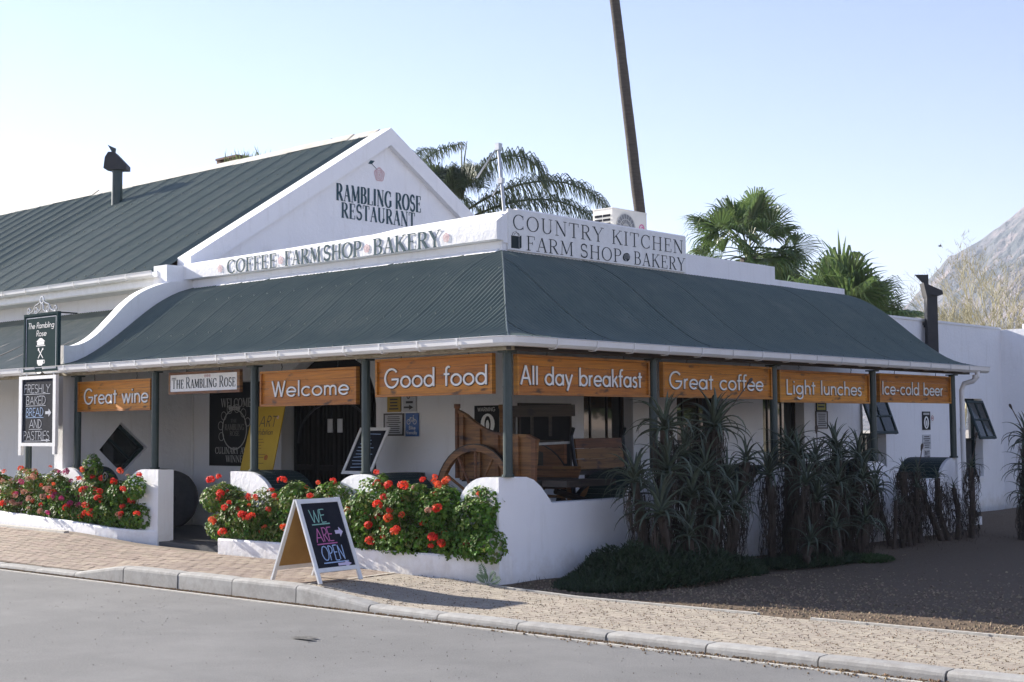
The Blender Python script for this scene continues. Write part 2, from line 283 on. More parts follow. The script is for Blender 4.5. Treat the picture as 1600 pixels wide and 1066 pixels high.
# ------------------------------------------------------------------ lettering: glyphs are strokes
def _ln(x0, y0, x1, y1, w): return ('L', x0, y0, x1, y1, w)
def _ar(cx, cy, rx, ry, a0, a1, w='c'): return ('A', cx, cy, rx, ry, a0, a1, w)
def _s(x, y, h=.11): return ('L', x-h, y, x+h, y, 's')
SER = {
 'A': (.76, [_ln(.1,0,.38,1,'n'), _ln(.38,1,.66,0,'T'), _ln(.2,.33,.56,.33,'n'), _s(.1,.0), _s(.66,.0)]),
 'B': (.70, [_ln(.16,0,.16,1,'T'), _ln(.04,1,.34,1,'n'), _ar(.34,.765,.22,.235,90,-90), _ln(.16,.53,.36,.53,'n'), _ar(.36,.265,.25,.265,90,-90), _ln(.04,0,.36,0,'n')]),
 'C': (.78, [_ar(.43,.5,.35,.5,48,312), _ln(.69,.68,.69,.97,'n'), _ln(.69,.05,.69,.25,'n')]),
 'D': (.82, [_ln(.16,0,.16,1,'T'), _ln(.04,1,.36,1,'n'), _ar(.36,.5,.36,.5,90,-90), _ln(.04,0,.36,0,'n')]),
 'E': (.66, [_ln(.16,0,.16,1,'T'), _ln(.04,1,.58,1,'n'), _ln(.58,1,.58,.78,'n'), _ln(.16,.52,.44,.52,'n'), _ln(.44,.42,.44,.62,'n'), _ln(.04,0,.6,0,'n'), _ln(.6,0,.6,.24,'n')]),
 'F': (.62, [_ln(.16,0,.16,1,'T'), _ln(.04,1,.58,1,'n'), _ln(.58,1,.58,.78,'n'), _ln(.16,.52,.44,.52,'n'), _ln(.44,.42,.44,.62,'n'), _s(.16,.0,.13)]),
 'G': (.82, [_ar(.43,.5,.35,.5,48,320), _ln(.69,.68,.69,.97,'n'), _ln(.68,.08,.68,.42,'T'), _s(.68,.42)]),
 'H': (.84, [_ln(.16,0,.16,1,'T'), _ln(.68,0,.68,1,'T'), _ln(.16,.52,.68,.52,'n'), _s(.16,.0), _s(.16,1), _s(.68,.0), _s(.68,1)]),
 'I': (.34, [_ln(.17,0,.17,1,'T'), _s(.17,.0,.13), _s(.17,1,.13)]),
 'K': (.80, [_ln(.16,0,.16,1,'T'), _ln(.66,1,.18,.42,'n'), _ln(.34,.6,.70,0,'T'), _s(.16,.0), _s(.16,1), _s(.66,1), _s(.72,.0)]),
 'L': (.64, [_ln(.16,0,.16,1,'T'), _s(.16,1), _ln(.04,0,.6,0,'n'), _ln(.6,0,.6,.24,'n')]),
 'M': (.98, [_ln(.12,0,.16,1,'n'), _ln(.16,1,.48,.08,'T'), _ln(.48,.08,.8,1,'n'), _ln(.82,1,.84,0,'T'), _s(.12,.0), _s(.84,.0), _s(.12,1,.08), _s(.86,1,.08)]),
 'N': (.84, [_ln(.14,0,.14,1,'n'), _ln(.14,1,.70,0,'T'), _ln(.70,0,.70,1,'n'), _s(.14,.0), _s(.70,1), _s(.1,1,.08)]),
 'O': (.84, [_ar(.42,.5,.36,.5,0,360)]),
 'P': (.68, [_ln(.16,0,.16,1,'T'), _ln(.04,1,.34,1,'n'), _ar(.34,.74,.25,.26,90,-90), _ln(.16,.48,.34,.48,'n'), _s(.16,.0,.13)]),
 'R': (.76, [_ln(.16,0,.16,1,'T'), _ln(.04,1,.34,1,'n'), _ar(.34,.75,.24,.25,90,-90), _ln(.16,.5,.34,.5,'n'), _ln(.36,.5,.66,0,'T'), _s(.16,.0,.13), _s(.70,.0,.07)]),
 'S': (.64, [_ar(.32,.75,.21,.25,25,270,'m'), _ar(.32,.26,.24,.25,90,-155,'m'), _ln(.52,.72,.52,.97,'n'), _ln(.09,.03,.09,.27,'n')]),
 'T': (.72, [_ln(.36,0,.36,1,'T'), _ln(.04,1,.68,1,'n'), _ln(.04,1,.04,.78,'n'), _ln(.68,1,.68,.78,'n'), _s(.36,.0,.13)]),
 'U': (.82, [_ln(.16,.3,.16,1,'T'), _ar(.41,.3,.25,.3,180,360), _ln(.66,.3,.66,1,'n'), _s(.16,1), _s(.66,1)]),
 'W': (1.08, [_ln(.08,1,.32,0,'T'), _ln(.32,0,.54,1,'n'), _ln(.54,1,.78,0,'T'), _ln(.78,0,1.0,1,'n'), _s(.08,1), _s(.54,1), _s(1.0,1,.08)]),
 'Y': (.76, [_ln(.08,1,.38,.45,'T'), _ln(.68,1,.38,.45,'n'), _ln(.38,0,.38,.45,'T'), _s(.38,.0), _s(.08,1), _s(.68,1)]),
}
c_ = 'c'
SAN = {
 'o': (.66, [_ar(.33,.3,.27,.27,0,360)]), 'a': (.70, [_ar(.32,.3,.26,.27,0,360), _ln(.59,0,.59,.6,c_)]),
 'd': (.70, [_ar(.32,.3,.26,.27,0,360), _ln(.59,0,.59,1,c_)]), 'b': (.70, [_ar(.38,.3,.26,.27,0,360), _ln(.11,0,.11,1,c_)]),
 'g': (.70, [_ar(.32,.3,.26,.27,0,360), _ln(.59,-.1,.59,.6,c_), _ar(.34,-.1,.25,.2,0,-150)]),
 'e': (.64, [_ar(.33,.3,.27,.27,2,322), _ln(.06,.3,.6,.3,c_)]), 'c': (.60, [_ar(.33,.3,.27,.27,45,315)]),
 'n': (.60, [_ln(.1,0,.1,.6,c_), _ar(.30,.36,.2,.21,180,0), _ln(.5,0,.5,.36,c_)]),
 'm': (.84, [_ln(.1,0,.1,.6,c_), _ar(.26,.38,.16,.19,180,0), _ln(.42,0,.42,.38,c_), _ar(.58,.38,.16,.19,180,0), _ln(.74,0,.74,.38,c_)]),
 'h': (.60, [_ln(.1,0,.1,1,c_), _ar(.30,.36,.2,.21,180,0), _ln(.5,0,.5,.36,c_)]),
 'u': (.60, [_ln(.1,.24,.1,.6,c_), _ar(.30,.24,.2,.21,180,360), _ln(.5,0,.5,.6,c_)]),
 'r': (.38, [_ln(.1,0,.1,.6,c_), _ar(.30,.34,.2,.23,180,85)]), 't': (.36, [_ln(.18,0,.18,.85,c_), _ln(.04,.6,.33,.6,c_)]),
 'f': (.36, [_ln(.16,0,.16,.8,c_), _ar(.29,.8,.13,.17,180,60), _ln(.03,.6,.33,.6,c_)]),
 'l': (.22, [_ln(.11,0,.11,1,c_)]), 'i': (.22, [_ln(.11,0,.11,.6,c_), _ln(.11,.78,.11,.88,c_)]),
 'k': (.52, [_ln(.1,0,.1,1,c_), _ln(.44,.6,.12,.27,c_), _ln(.22,.38,.48,0,c_)]),
 's': (.42, [_ar(.21,.44,.13,.13,30,270), _ar(.21,.165,.14,.145,90,-150)]),
 'w': (.82, [_ln(.04,.6,.23,0,c_), _ln(.23,0,.41,.6,c_), _ln(.41,.6,.59,0,c_), _ln(.59,0,.78,.6,c_)]),
 'y': (.56, [_ln(.04,.6,.29,.0,c_), _ln(.53,.6,.17,-.27,c_)]),
 'G': (.94, [_ar(.46,.5,.4,.49,42,350), _ln(.46,.44,.88,.44,c_)]), 'L': (.54, [_ln(.1,0,.1,1,c_), _ln(.1,0,.48,0,c_)]),
 'W': (.90, [_ln(.05,1,.26,0,c_), _ln(.26,0,.45,.95,c_), _ln(.45,.95,.64,0,c_), _ln(.64,0,.85,1,c_)]),
 'A': (.76, [_ln(.05,0,.38,1,c_), _ln(.38,1,.71,0,c_), _ln(.17,.34,.59,.34,c_)]), 'I': (.24, [_ln(.12,0,.12,1,c_)]), '-': (.44, [_ln(.1,.32,.34,.32,c_)]),
 'F': (.56, [_ln(.1,0,.1,1,c_), _ln(.1,1,.5,1,c_), _ln(.1,.52,.42,.52,c_)]), 'R': (.62, [_ln(.1,0,.1,1,c_), _ln(.1,1,.3,1,c_), _ar(.3,.75,.22,.25,90,-90), _ln(.1,.5,.3,.5,c_), _ln(.28,.5,.56,0,c_)]),
 'E': (.56, [_ln(.1,0,.1,1,c_), _ln(.1,1,.5,1,c_), _ln(.1,.52,.44,.52,c_), _ln(.1,0,.5,0,c_)]), 'S': (.56, [_ar(.28,.75,.19,.24,30,270), _ar(.28,.26,.21,.25,90,-150)]),
 'H': (.66, [_ln(.1,0,.1,1,c_), _ln(.56,0,.56,1,c_), _ln(.1,.5,.56,.5,c_)]), 'Y': (.62, [_ln(.04,1,.31,.5,c_), _ln(.58,1,.31,.5,c_), _ln(.31,0,.31,.5,c_)]),
 'B': (.60, [_ln(.1,0,.1,1,c_), _ar(.22,.765,.24,.235,120,-90), _ar(.22,.265,.28,.265,90,-120)]), 'K': (.62, [_ln(.1,0,.1,1,c_), _ln(.52,1,.12,.45,c_), _ln(.22,.6,.56,0,c_)]),
 'D': (.66, [_ln(.1,0,.1,1,c_), _ar(.16,.5,.42,.5,98,-98)]), 'N': (.68, [_ln(.1,0,.1,1,c_), _ln(.1,1,.58,0,c_), _ln(.58,0,.58,1,c_)]),
 'P': (.58, [_ln(.1,0,.1,1,c_), _ar(.2,.74,.28,.26,112,-112)]), 'T': (.62, [_ln(.31,0,.31,1,c_), _ln(.04,1,.58,1,c_)]),
 'O': (.78, [_ar(.39,.5,.33,.49,0,360)]), 'C': (.70, [_ar(.40,.5,.33,.49,50,310)]), 'U': (.66, [_ln(.1,.26,.1,1,c_), _ar(.33,.26,.23,.25,180,360), _ln(.56,.26,.56,1,c_)]),
 'M': (.80, [_ln(.1,0,.1,1,c_), _ln(.1,1,.4,.3,c_), _ln(.4,.3,.7,1,c_), _ln(.7,1,.7,0,c_)]), 'x': (.5, [_ln(.06,.6,.44,0,c_), _ln(.44,.6,.06,0,c_)]),
}
WORD_ONLY = [None]
def text(mb, s, font, o, u, v, n, height, width=None, T=.15, N_=.05, track=.04, space=.38, depth=0.003, shear=0.0, wobble=0.0, proud=0.0, grow=0.0, seed=1, scales=None):
    """write s from origin o (left end of the baseline); flat painted ribbons when depth is small, solid letters when larger"""
    u, v, n, o = Vector(u), Vector(v), Vector(n), Vector(o); r = random.Random(seed)
    adv = []; x = 0.0
    for i, ch in enumerate(s):
        k = scales[i] if scales else 1.0
        adv.append(x); x += space if ch == ' ' else (font[ch][0]+track)*k
    tot = x-track; sx = (width/(tot*height)) if width else 1.0
    zi = 0
    for i, ch in enumerate(s):
        if ch == ' ': continue
        if WORD_ONLY[0] is not None and s[:i].count(' ') != WORD_ONLY[0]: continue
        k = scales[i] if scales else 1.0
        for st in font[ch][1]:
            pts = []
            if st[0] == 'L':
                m_ = 5 if wobble else 2
                pts = [((st[1]+(st[3]-st[1])*t/(m_-1)), (st[2]+(st[4]-st[2])*t/(m_-1))) for t in range(m_)]
            else:
                _, cx, cy, rx, ry, a0, a1, _w = st; m_ = max(5, int(abs(a1-a0)/15)+1)
                pts = [(cx+rx*math.cos(R_(a0+(a1-a0)*t/(m_-1))), cy+ry*math.sin(R_(a0+(a1-a0)*t/(m_-1)))) for t in range(m_)]
            if wobble: 
                dx, dy = r.uniform(-wobble, wobble), r.uniform(-wobble, wobble)
                pts = [(p[0]+dx+r.uniform(-wobble, wobble)*.3, p[1]+dy+r.uniform(-wobble, wobble)*.3) for p in pts]
            P = [((adv[i]+p[0]*k)*sx+p[1]*k*shear, p[1]*k) for p in pts]
            m_ = len(P); wd = []
            for j in range(m_):
                a = P[max(j-1, 0)]; b = P[min(j+1, m_-1)]; dx, dy = b[0]-a[0], b[1]-a[1]; l = math.hypot(dx, dy) or 1
                if st[0] == 'L': w = {'T': T, 'n': N_, 's': N_, 'c': T, 'm': T*.8}[st[5]]
                else: w = T*.8 if st[7] == 'm' and font is SER else (N_+(T-N_)*abs(dy/l)**1.4 if font is SER else T)
                if font is SER and st[0] == 'L' and st[5] == 'T': w = T
                wd.append((-dy/l, dx/l, w/2+grow))
            if st[0] == 'L' and grow:
                a, b = P[0], P[-1]; dx, dy = b[0]-a[0], b[1]-a[1]; l = math.hypot(dx, dy) or 1
                P[0] = (a[0]-dx/l*grow, a[1]-dy/l*grow); P[-1] = (b[0]+dx/l*grow, b[1]+dy/l*grow)
            zi += 1; z0 = proud+0.00025*(zi % 9)
            vs = []; fs = []
            for j in range(m_):
                nx, ny, w = wd[j]
                q = P[j] if (st[0] == 'A' or font is SAN) else (P[j][0], P[j][1])
                for sg in (1, -1):
                    for d in (z0, z0+depth):
                        vs.append(o+u*((q[0]+nx*w*sg)*height)+v*((q[1]+ny*w*sg)*height)+n*d)
            for j in range(m_-1):
                a = 4*j; b = a+4
                fs += [(a+1, a+3, b+3, b+1), (a, b, b+2, a+2), (a, a+1, b+1, b), (a+2, b+2, b+3, a+3)]
            fs += [(0, 2, 3, 1), (4*(m_-1), 4*(m_-1)+1, 4*(m_-1)+3, 4*(m_-1)+2)]
            mb.add(vs, fs)
    return mb

def text_words(name, m, parent, s, *a, local=False, **kw):
    """every word a part of its own, laid out as one line"""
    n = s.count(' ')+1
    for w in range(n):
        if not s.split(' ')[w]: continue
        WORD_ONLY[0] = w; k = MB(); text(k, s, *a, **kw); k.build(name, m, parent, local=local)
    WORD_ONLY[0] = None
# ------------------------------------------------------------------ ground, road, kerb, paving
def ground_z(x, y):
    zk = interp(x, [(-5.2, 0.0), (-4.15, 0.12), (-0.95, 0.12), (0.3, 0.005), (7, 0.015)])
    zf = interp(x, [(-14, 0.33), (-8, 0.27), (-6.4, 0.18), (-4.7, 0.155), (-3.4, 0.14), (-2, 0.12), (-0.5, 0.075), (0.2, 0.03), (1.2, 0.0), (8, 0.02)])
    if y < -2.1: return -0.06
    if y < -0.45: return zk+(zf-zk)*(y+2.1)/1.65
    back = interp(y, [(-0.45, 0), (3, -0.05), (8, -0.12), (18, -0.17), (60, -0.1)])
    w = min(max((x+0.5)/1.0, 0), 1)
    return zf+back*w
g = MB(); g.add([(-9000, -9000, -0.35), (9000, -9000, -0.35), (9000, 9000, -0.35), (-9000, 9000, -0.35)], [(0, 1, 2, 3)])
o = g.build("ground", sand); o["kind"] = "structure"
g = MB()      # the gravel yard beside and behind the building
xs = [-1.2+0.35*i for i in range(70)]; ys = [-0.30+0.35*i for i in range(16)]+[5.2+1.0*i for i in range(45)]
for yy in ys:
    for xx in xs:
        g.v.append((xx, yy, ground_z(xx, yy)-0.012+0.035*noise.noise(Vector((xx*0.9, yy*0.9, 3)))*min(1, max(0, (yy+.2)*1.5))+0.012*noise.noise(Vector((xx*4, yy*4, 0)))*min(1, max(0, (yy+.2)*2))))
nx = len(xs)
for j in range(len(ys)-1):
    for i in range(nx-1): g.f.append((j*nx+i, j*nx+i+1, (j+1)*nx+i+1, (j+1)*nx+i))
o = g.build("gravel_yard", gravel, smooth=True); o["kind"] = "structure"
g = MB()
nr = 60
for j in range(9):
    yy = -2.14-1.4*j
    for i in range(nr+1):
        xx = -30+1.0*i; g.v.append((xx, yy, -0.055-0.004*abs(math.sin(yy))+0.004*noise.noise(Vector((xx*.5, yy*.5, 1)))))
for j in range(8):
    for i in range(nr): a = j*(nr+1)+i; g.f.append((a, a+nr+1, a+nr+2, a+1))
o = g.build("road", asphalt, smooth=True); o["kind"] = "structure"
o = MB().box(-30, 30, -40, -13.34, -0.2, -0.06).build("unseen_bounce_verge", sand); o["kind"] = "structure"  # unseen pale verge, added to bounce sunlight onto the street front
o = MB().box(-30, 30, -2.262, -2.225, -0.08, -0.047).build("road_edge_line", edgem); o["kind"] = "structure"
g = MB()
for k in range(9):
    a = k*0.7; r0 = rnd.uniform(.03, .07); cx = 1.02+rnd.uniform(-.1, .1); cy = -3.62+rnd.uniform(-.05, .05)
    P = [(cx+r0*math.cos(t)*1.5, cy+r0*math.sin(t)*.6, -0.0440+0.0004*k) for t in [j*2*math.pi/7 for j in range(7)]]
    g.add(P, [tuple(range(7))])
o = g.build("pothole_patch", mat("dark_pothole_patch", (0.05, 0.05, 0.05), 0.9, (0.2, 0.19, 0.17), 40, 0.6)); o["kind"] = "structure"

kb = MB().box(-30, 24, -2.10, -1.99, -0.3, -0.05).build("kerb", kerbm); kb["kind"] = "structure"
def kerb_h(x): return interp(x, [(-5.25, 0.0), (-4.2, 0.135), (-0.95, 0.135), (0.25, 0.012), (8, 0.03)])
cuts = [-12, -11, -10, -9, -8, -7.05, -6.1, -5.18, -4.11, -3.03, -2.04, -0.97, 0.12]+[1.05+k*0.985 for k in range(12)]
for a, b in zip(cuts, cuts[1:]):
    a2, b2 = a+0.008, b-0.008; k = MB(); n = 6; r = rnd.uniform(-.006, .006)
    prof = [(-2.125, -0.12), (-2.12, -0.01), (-2.113, 1), (-2.09, 2), (-1.965, 3), (-1.96, -0.12)]
    for i in range(n+1):
        x = a2+(b2-a2)*i/n; h = kerb_h(x); ch = 0.0 if 0 < i < n else 0.006
        for (yy, zz) in prof:
            z = {1: h-.018-ch, 2: h-.003-ch, 3: h-ch, -0.01: h-.04}.get(zz, zz)
            k.v.append((x, yy+r+ch*.4, z))
    m_ = len(prof)
    for i in range(n):
        for j in range(m_-1): k.f.append((i*m_+j, (i+1)*m_+j, (i+1)*m_+j+1, i*m_+j+1))
    k.f.append(tuple(range(m_))); k.f.append(tuple(n*m_+j for j in range(m_))[::-1])
    k.build("kerb_stone", kerbm, kb)

# paving bed and the pavers
pb = MB()
xs = [-13+0.4*i for i in range(66)]; ys = [-1.97+0.16*i for i in range(11)]
for yy in ys:
    for xx in xs: pb.v.append((xx, yy, ground_z(xx, yy)-0.010))
nx = len(xs)
for j in range(len(ys)-1):
    for i in range(nx-1): pb.f.append((j*nx+i, j*nx+i+1, (j+1)*nx+i+1, (j+1)*nx+i))
pave = pb.build("pavement", grout); pave["kind"] = "structure"
def paver_mesh(seed, m, l=.1975, w=.0998):
    r = random.Random(seed); k = MB(); c = .0035
    a, b = l/2, w/2; q = lambda: r.uniform(-.0012, .0012)
    k.v = [(-a+q(), -b+q(), -.03), (a+q(), -b+q(), -.03), (a+q(), b+q(), -.03), (-a+q(), b+q(), -.03),
           (-a+c, -b+c, q()*.5), (a-c, -b+c, q()*.5), (a-c, b-c, q()*.5), (-a+c, b-c, q()*.5)]
    k.f = [(4, 5, 6, 7), (0, 1, 5, 4), (1, 2, 6, 5), (2, 3, 7, 6), (3, 0, 4, 7)]
    return k
bmesh_v = [mesh_only(paver_mesh(i, brickm), "brick", brickm) for i in range(4)]
pmesh_v = [mesh_only(paver_mesh(i+9, paverm), "paver", paverm) for i in range(4)]
cells = []
row = 0; y = -1.91
while y < -0.36:
    x = -12.9+(0.1 if row % 2 else 0)+rnd.uniform(-.02, .02)
    while x < 12.5:
        zone = 'b' if x < -1.0-0.22*(y+1.95) else 'p'
        lim = interp(x, [(-12.9, -.36), (-4.6, -.50), (-1.2, -.38), (-0.3, -.30), (0, -.27), (12, -.27)])
        if y+0.05 < lim: cells.append((x, y, zone))
        x += 0.2
    y += 0.102; row += 1
camp = Vector((10.41, -11.34, 1.68))
cells.sort(key=lambda c: (Vector((c[0], c[1], 0))-camp).length)
fb = MB(); fp = MB(); cnt = {'b': 0, 'p': 0}; vis = lambda x, y: True
for (x, y, zn) in cells:
    d = Vector((x, y, 0))-camp; ang = d.x*R2.x+d.y*R2.y; dep = d.x*F.x+d.y*F.y
    inside = abs(ang/dep) < 0.37
    z = ground_z(x, y)+rnd.uniform(-.0022, .0022)*(1 if zn == 'b' else .5); e = 0.05
    gx = (ground_z(x+e, y)-ground_z(x-e, y))/(2*e); gy = (ground_z(x, y+e)-ground_z(x, y-e))/(2*e)
    rx = math.atan(gy)+rnd.uniform(-.010, .010)*(1 if zn == 'b' else .4); ry = -math.atan(gx)+rnd.uniform(-.006, .006); rz = rnd.uniform(-.012, .012)
    if inside and cnt[zn] < 300:
        cnt[zn] += 1
        inst("brick" if zn == 'b' else "paver", rnd.choice(bmesh_v if zn == 'b' else pmesh_v), pave, (x, y, z), (rx, ry, rz))
    else:
        k = paver_mesh(rnd.randrange(99), None); mm = Matrix.Translation((x, y, z)) @ Matrix.Rotation(rz, 4, 'Z') @ Matrix.Rotation(ry, 4, 'Y') @ Matrix.Rotation(rx, 4, 'X')
        (fb if zn == 'b' else fp).add([mm @ Vector(p) for p in k.v], k.f)
fb.build("far_bricks", brickms, pave, kind="stuff"); fp.build("far_pavers", paverms, pave, kind="stuff")
# pale edging strips between paving and yard, and beside the brick frontage
for a, b in [((-0.25, -0.30), (0.6, -0.27)), ((0.6, -0.27), (6.0, -0.25))]:
    n = 10; k = MB()
    for i in range(n):
        p = [a[0]+(b[0]-a[0])*(i+t)/n for t in (0, 1)]; q_ = [a[1]+(b[1]-a[1])*(i+t)/n+.006*math.sin(i*3+t) for t in (0, 1)]
        z0, z1 = ground_z(p[0], q_[0]), ground_z(p[1], q_[1])
        if p[0] > 2.6 and (i*7 % 5 == 0): continue
        k.add([(p[0], q_[0]-.02, z0-.03), (p[1], q_[1]-.02, z1-.03), (p[1], q_[1]+.02, z1-.03), (p[0], q_[0]+.02, z0-.03), (p[0], q_[0]-.018, z0+.012), (p[1], q_[1]-.018, z1+.012), (p[1], q_[1]+.018, z1+.012), (p[0], q_[0]+.018, z0+.012)],
              [(4, 5, 6, 7), (0, 1, 5, 4), (1, 2, 6, 5), (2, 3, 7, 6), (3, 0, 4, 7)])
    k.build("paving_edge", edgem, pave)
k = MB()
for i in range(12):
    t0, t1 = i/12, (i+1)/12
    p0 = (-1.02-.30*t0, -1.93+1.5*t0); p1 = (-1.02-.30*t1, -1.93+1.5*t1)
    k.add([(p0[0]-.02, p0[1], ground_z(*p0)+.010), (p0[0]+.02, p0[1], ground_z(*p0)+.010), (p1[0]+.02, p1[1], ground_z(*p1)+.010), (p1[0]-.02, p1[1], ground_z(*p1)+.010)], [(0, 1, 2, 3)])
k.build("paving_edge", edgem, pave)
# grit and leaf litter in the road channel, gravel stones in the yard
def stones(n, place, smin, smax, m, name):
    k = MB(); r = random.Random(5)
    for i in range(n):
        x, y, z = place(r); s = r.uniform(smin, smax); a = r.uniform(0, 6.28); h = s*r.uniform(.4, .8)
        P = [(x+s*math.cos(a+t), y+s*math.sin(a+t)*r.uniform(.6, 1), z-.004) for t in (0, 1.57, 3.14, 4.71)]+[(x+s*.5*math.cos(a+t+.4), y+s*.5*math.sin(a+t+.4), z+h) for t in (0, 1.57, 3.14, 4.71)]
        k.add(P, [(4, 5, 6, 7), (0, 1, 5, 4), (1, 2, 6, 5), (2, 3, 7, 6), (3, 0, 4, 7)])
    o = k.build(name, m); o["kind"] = "stuff"; return o
def in_channel(r):
    x = r.uniform(-8, 9); w = interp(x, [(-8, .06), (0, .09), (3, .2), (9, .22)])
    return x, -2.125-abs(r.gauss(0, .42))*w, -0.05
litter = island_vary(mat("grit_and_leaf_litter", (0.20, 0.135, 0.075), 0.95, (0.11, 0.07, 0.04), 30, 0.8), 0.5, 0.02)
o = stones(5200, in_channel, .004, .013, litter, "leaf_litter"); 
grm = island_vary(mat("loose_gravel", (0.25, 0.19, 0.13), 0.95, (0.13, 0.095, 0.06), 30, 0.8), 0.5, 0.02)
def on_road(r):
    x = r.uniform(-9, 9); y = -2.3-abs(r.gauss(0, 1))*2.2; return x, max(y, -9), -0.050
o = stones(900, on_road, .002, .006, island_vary(mat("road_grit", (0.12, 0.10, 0.08), 0.95, (0.3, 0.28, 0.25), 9, 0.9), 0.6, 0.02), "road_grit")
def in_yard(r):
    while True:
        x = r.uniform(0.1, 9.5); y = -.22+abs(r.gauss(0, 1))*2.2
        if y < 8: return x, y, ground_z(x, y)-.008+0.035*noise.noise(Vector((x*0.9, y*0.9, 3)))*min(1, max(0, (y+.2)*1.5))
o = stones(9000, in_yard, .006, .018, grm, "loose_gravel")
def on_pave(r):
    x = r.uniform(-1, 9); y = r.uniform(-1.95, -.3); return x, y, ground_z(x, y)+.002
o = stones(3800, on_pave, .003, .009, grm, "grit_on_paving")

# ------------------------------------------------------------------ corrugated iron
PITCH, AMP = 0.0765, 0.0128
def smooth_profile(P, n):
    out = []
    for i in range(n+1):
        t = i/n*(len(P)-1); k = min(int(t), len(P)-2); f = t-k
        p0, p1, p2, p3 = P[max(k-1, 0)], P[k], P[k+1], P[min(k+2, len(P)-1)]
        out.append(tuple(0.5*((2*p1[j])+(-p0[j]+p2[j])*f+(2*p0[j]-5*p1[j]+4*p2[j]-p3[j])*f*f+(-p0[j]+3*p1[j]-3*p2[j]+p3[j])*f**3) for j in (0, 1)))
    return out
def iron_sheets(parent, u0, u1, prof, place, lo=None, hi=None, m=roofm, segs=8, waves=9, seed=3, name="roof_sheet", lap=.009):
    """sheets side by side from u0 to u1; prof = (s, z) up the slope; place(u, s, z); lo/hi(u) cut the slope range"""
    r = random.Random(seed); w = waves*PITCH; u = u0; n = len(prof)
    S_ = [p[0] for p in prof]
    while u < u1-1e-3:
        u_next = min(u+w, u1); ue = min(u_next+(PITCH*.9 if lap > .002 else 0), u1); k = MB(); cols = max(2, int(round((ue-u)/PITCH*segs))+1); dz = r.uniform(-.002, .003)
        for c in range(cols):
            uu = u+(ue-u)*c/(cols-1); a = AMP*math.sin(2*math.pi*(uu/PITCH)); lift = lap*max(0, 1-(uu-u)/(PITCH*1.3))
            s0 = lo(uu) if lo else S_[0]; s1 = hi(uu) if hi else S_[-1]; s1 = max(s1, s0+.002)
            for i in range(n):
                s = s0+(s1-s0)*i/(n-1)
                j = 0
                while j < n-2 and S_[j+1] < s: j += 1
                t = (s-S_[j])/(S_[j+1]-S_[j]); z = prof[j][1]+(prof[j+1][1]-prof[j][1])*t
                ds, dzz = S_[j+1]-S_[j], prof[j+1][1]-prof[j][1]; l = math.hypot(ds, dzz)
                off = a+lift+dz
                k.v.append(place(uu, s-dzz/l*off, z+ds/l*off))
        for c in range(cols-1):
            for i in range(n-1): k.f.append((c*n+i, (c+1)*n+i, (c+1)*n+i+1, c*n+i+1))
        k.build(name, m, parent, smooth=True)
        u = u_next
def sweep(mb, path, prof2):
    """prof2 = (out, up) swept along a horizontal path; out is to the right-hand side of travel"""
    k = len(path); m_ = len(prof2); b = len(mb.v)
    for i, p in enumerate(path):
        p = Vector(p); d = (Vector(path[min(i+1, k-1)])-Vector(path[max(i-1, 0)])); d.z = 0; d.normalize(); rt = Vector((d.y, -d.x, 0))
        sc = 1.0
        if 0 < i < k-1:
            d1 = (p-Vector(path[i-1])).normalized(); sc = 1/max(.3, abs(d1.dot(d)))
        for (a, h) in prof2: mb.v.append(tuple(p+rt*a*sc+Z*h))
    for i in range(k-1):
        for j in range(m_-1): mb.f.append((b+i*m_+j, b+(i+1)*m_+j, b+(i+1)*m_+j+1, b+i*m_+j+1))
    mb.f.append(tuple(b+j for j in range(m_))); mb.f.append(tuple(b+(k-1)*m_+j for j in range(m_))[::-1])
    return mb
GP = [(0, .10), (0, .02), (.03, 0), (.085, .002), (.118, .035), (.125, .095), (.135, .103), (.128, .106), (.118, .098), (.105, .035), (.08, .014), (.03, .012), (.012, .03), (.012, .10)]
def brackets(parent, pts, out):
    for p in pts:
        k = MB(); o = Vector(p); out_ = Vector(out); tg = out_.cross(Z)
        pr = [(-.002, .0), (.03, -.006), (.088, -.004), (.124, .032), (.131, .10), (.138, .10), (.131, .028), (.092, -.012), (.03, -.014), (-.002, -.008)]
        k.prism([(a, b) for a, b in pr], o-tg*.012, out_, Z, tg, .024)
        k.build("gutter_bracket", gutterm, parent)

# ------------------------------------------------------------------ farm shop wing with the wrap-round veranda
shop = thing("farm_shop", "white single storey corner farm shop with green wrap-round veranda roof and parapet lettering", "building", (-2.1, 2.2, 0))
arch = [(-4.54, 2.05), (-4.57, 2.25), (-4.66, 2.45), (-4.82, 2.62), (-5.05, 2.74), (-5.35, 2.80), (-5.85, 2.80), (-6.15, 2.74), (-6.38, 2.62), (-6.54, 2.45), (-6.63, 2.25), (-6.66, 2.05)]
k = MB()
out = [(-8.97, -.2), (-8.97, 4.0), (-2.1, 4.0), (-2.1, -.2), (-4.54, -.2)]+arch+[(-6.66, -.2)]
# split the wall into simple prisms round the arched doorway
k.prism([(-8.97, -.2), (-6.66, -.2), (-6.66, 2.05), (-6.66, 4.14), (-8.97, 4.14)], (0, 2.5, 0), X, Z, -Y, .3)
k.prism([(-4.54, -.2), (-2.1, -.2), (-2.1, 4.14), (-4.54, 4.14), (-4.54, 2.05)], (0, 2.5, 0), X, Z, -Y, .3)
for p, q_ in zip(arch, arch[1:]):
    k.prism([(q_[0], q_[1]), (p[0], p[1]), (p[0], 4.14), (q_[0], 4.14)], (0, 2.5, 0), X, Z, -Y, .3)
k.build("front_wall", white, shop)
def holed_wall(mb, a0, a1, z0, z1, holes, mk):
    a = a0
    for (h0, h1, g0, g1) in sorted(holes):
        mk(mb, a, h0, z0, z1); mk(mb, h0, h1, z0, g0); mk(mb, h0, h1, g1, z1); a = h1
    mk(mb, a, a1, z0, z1)
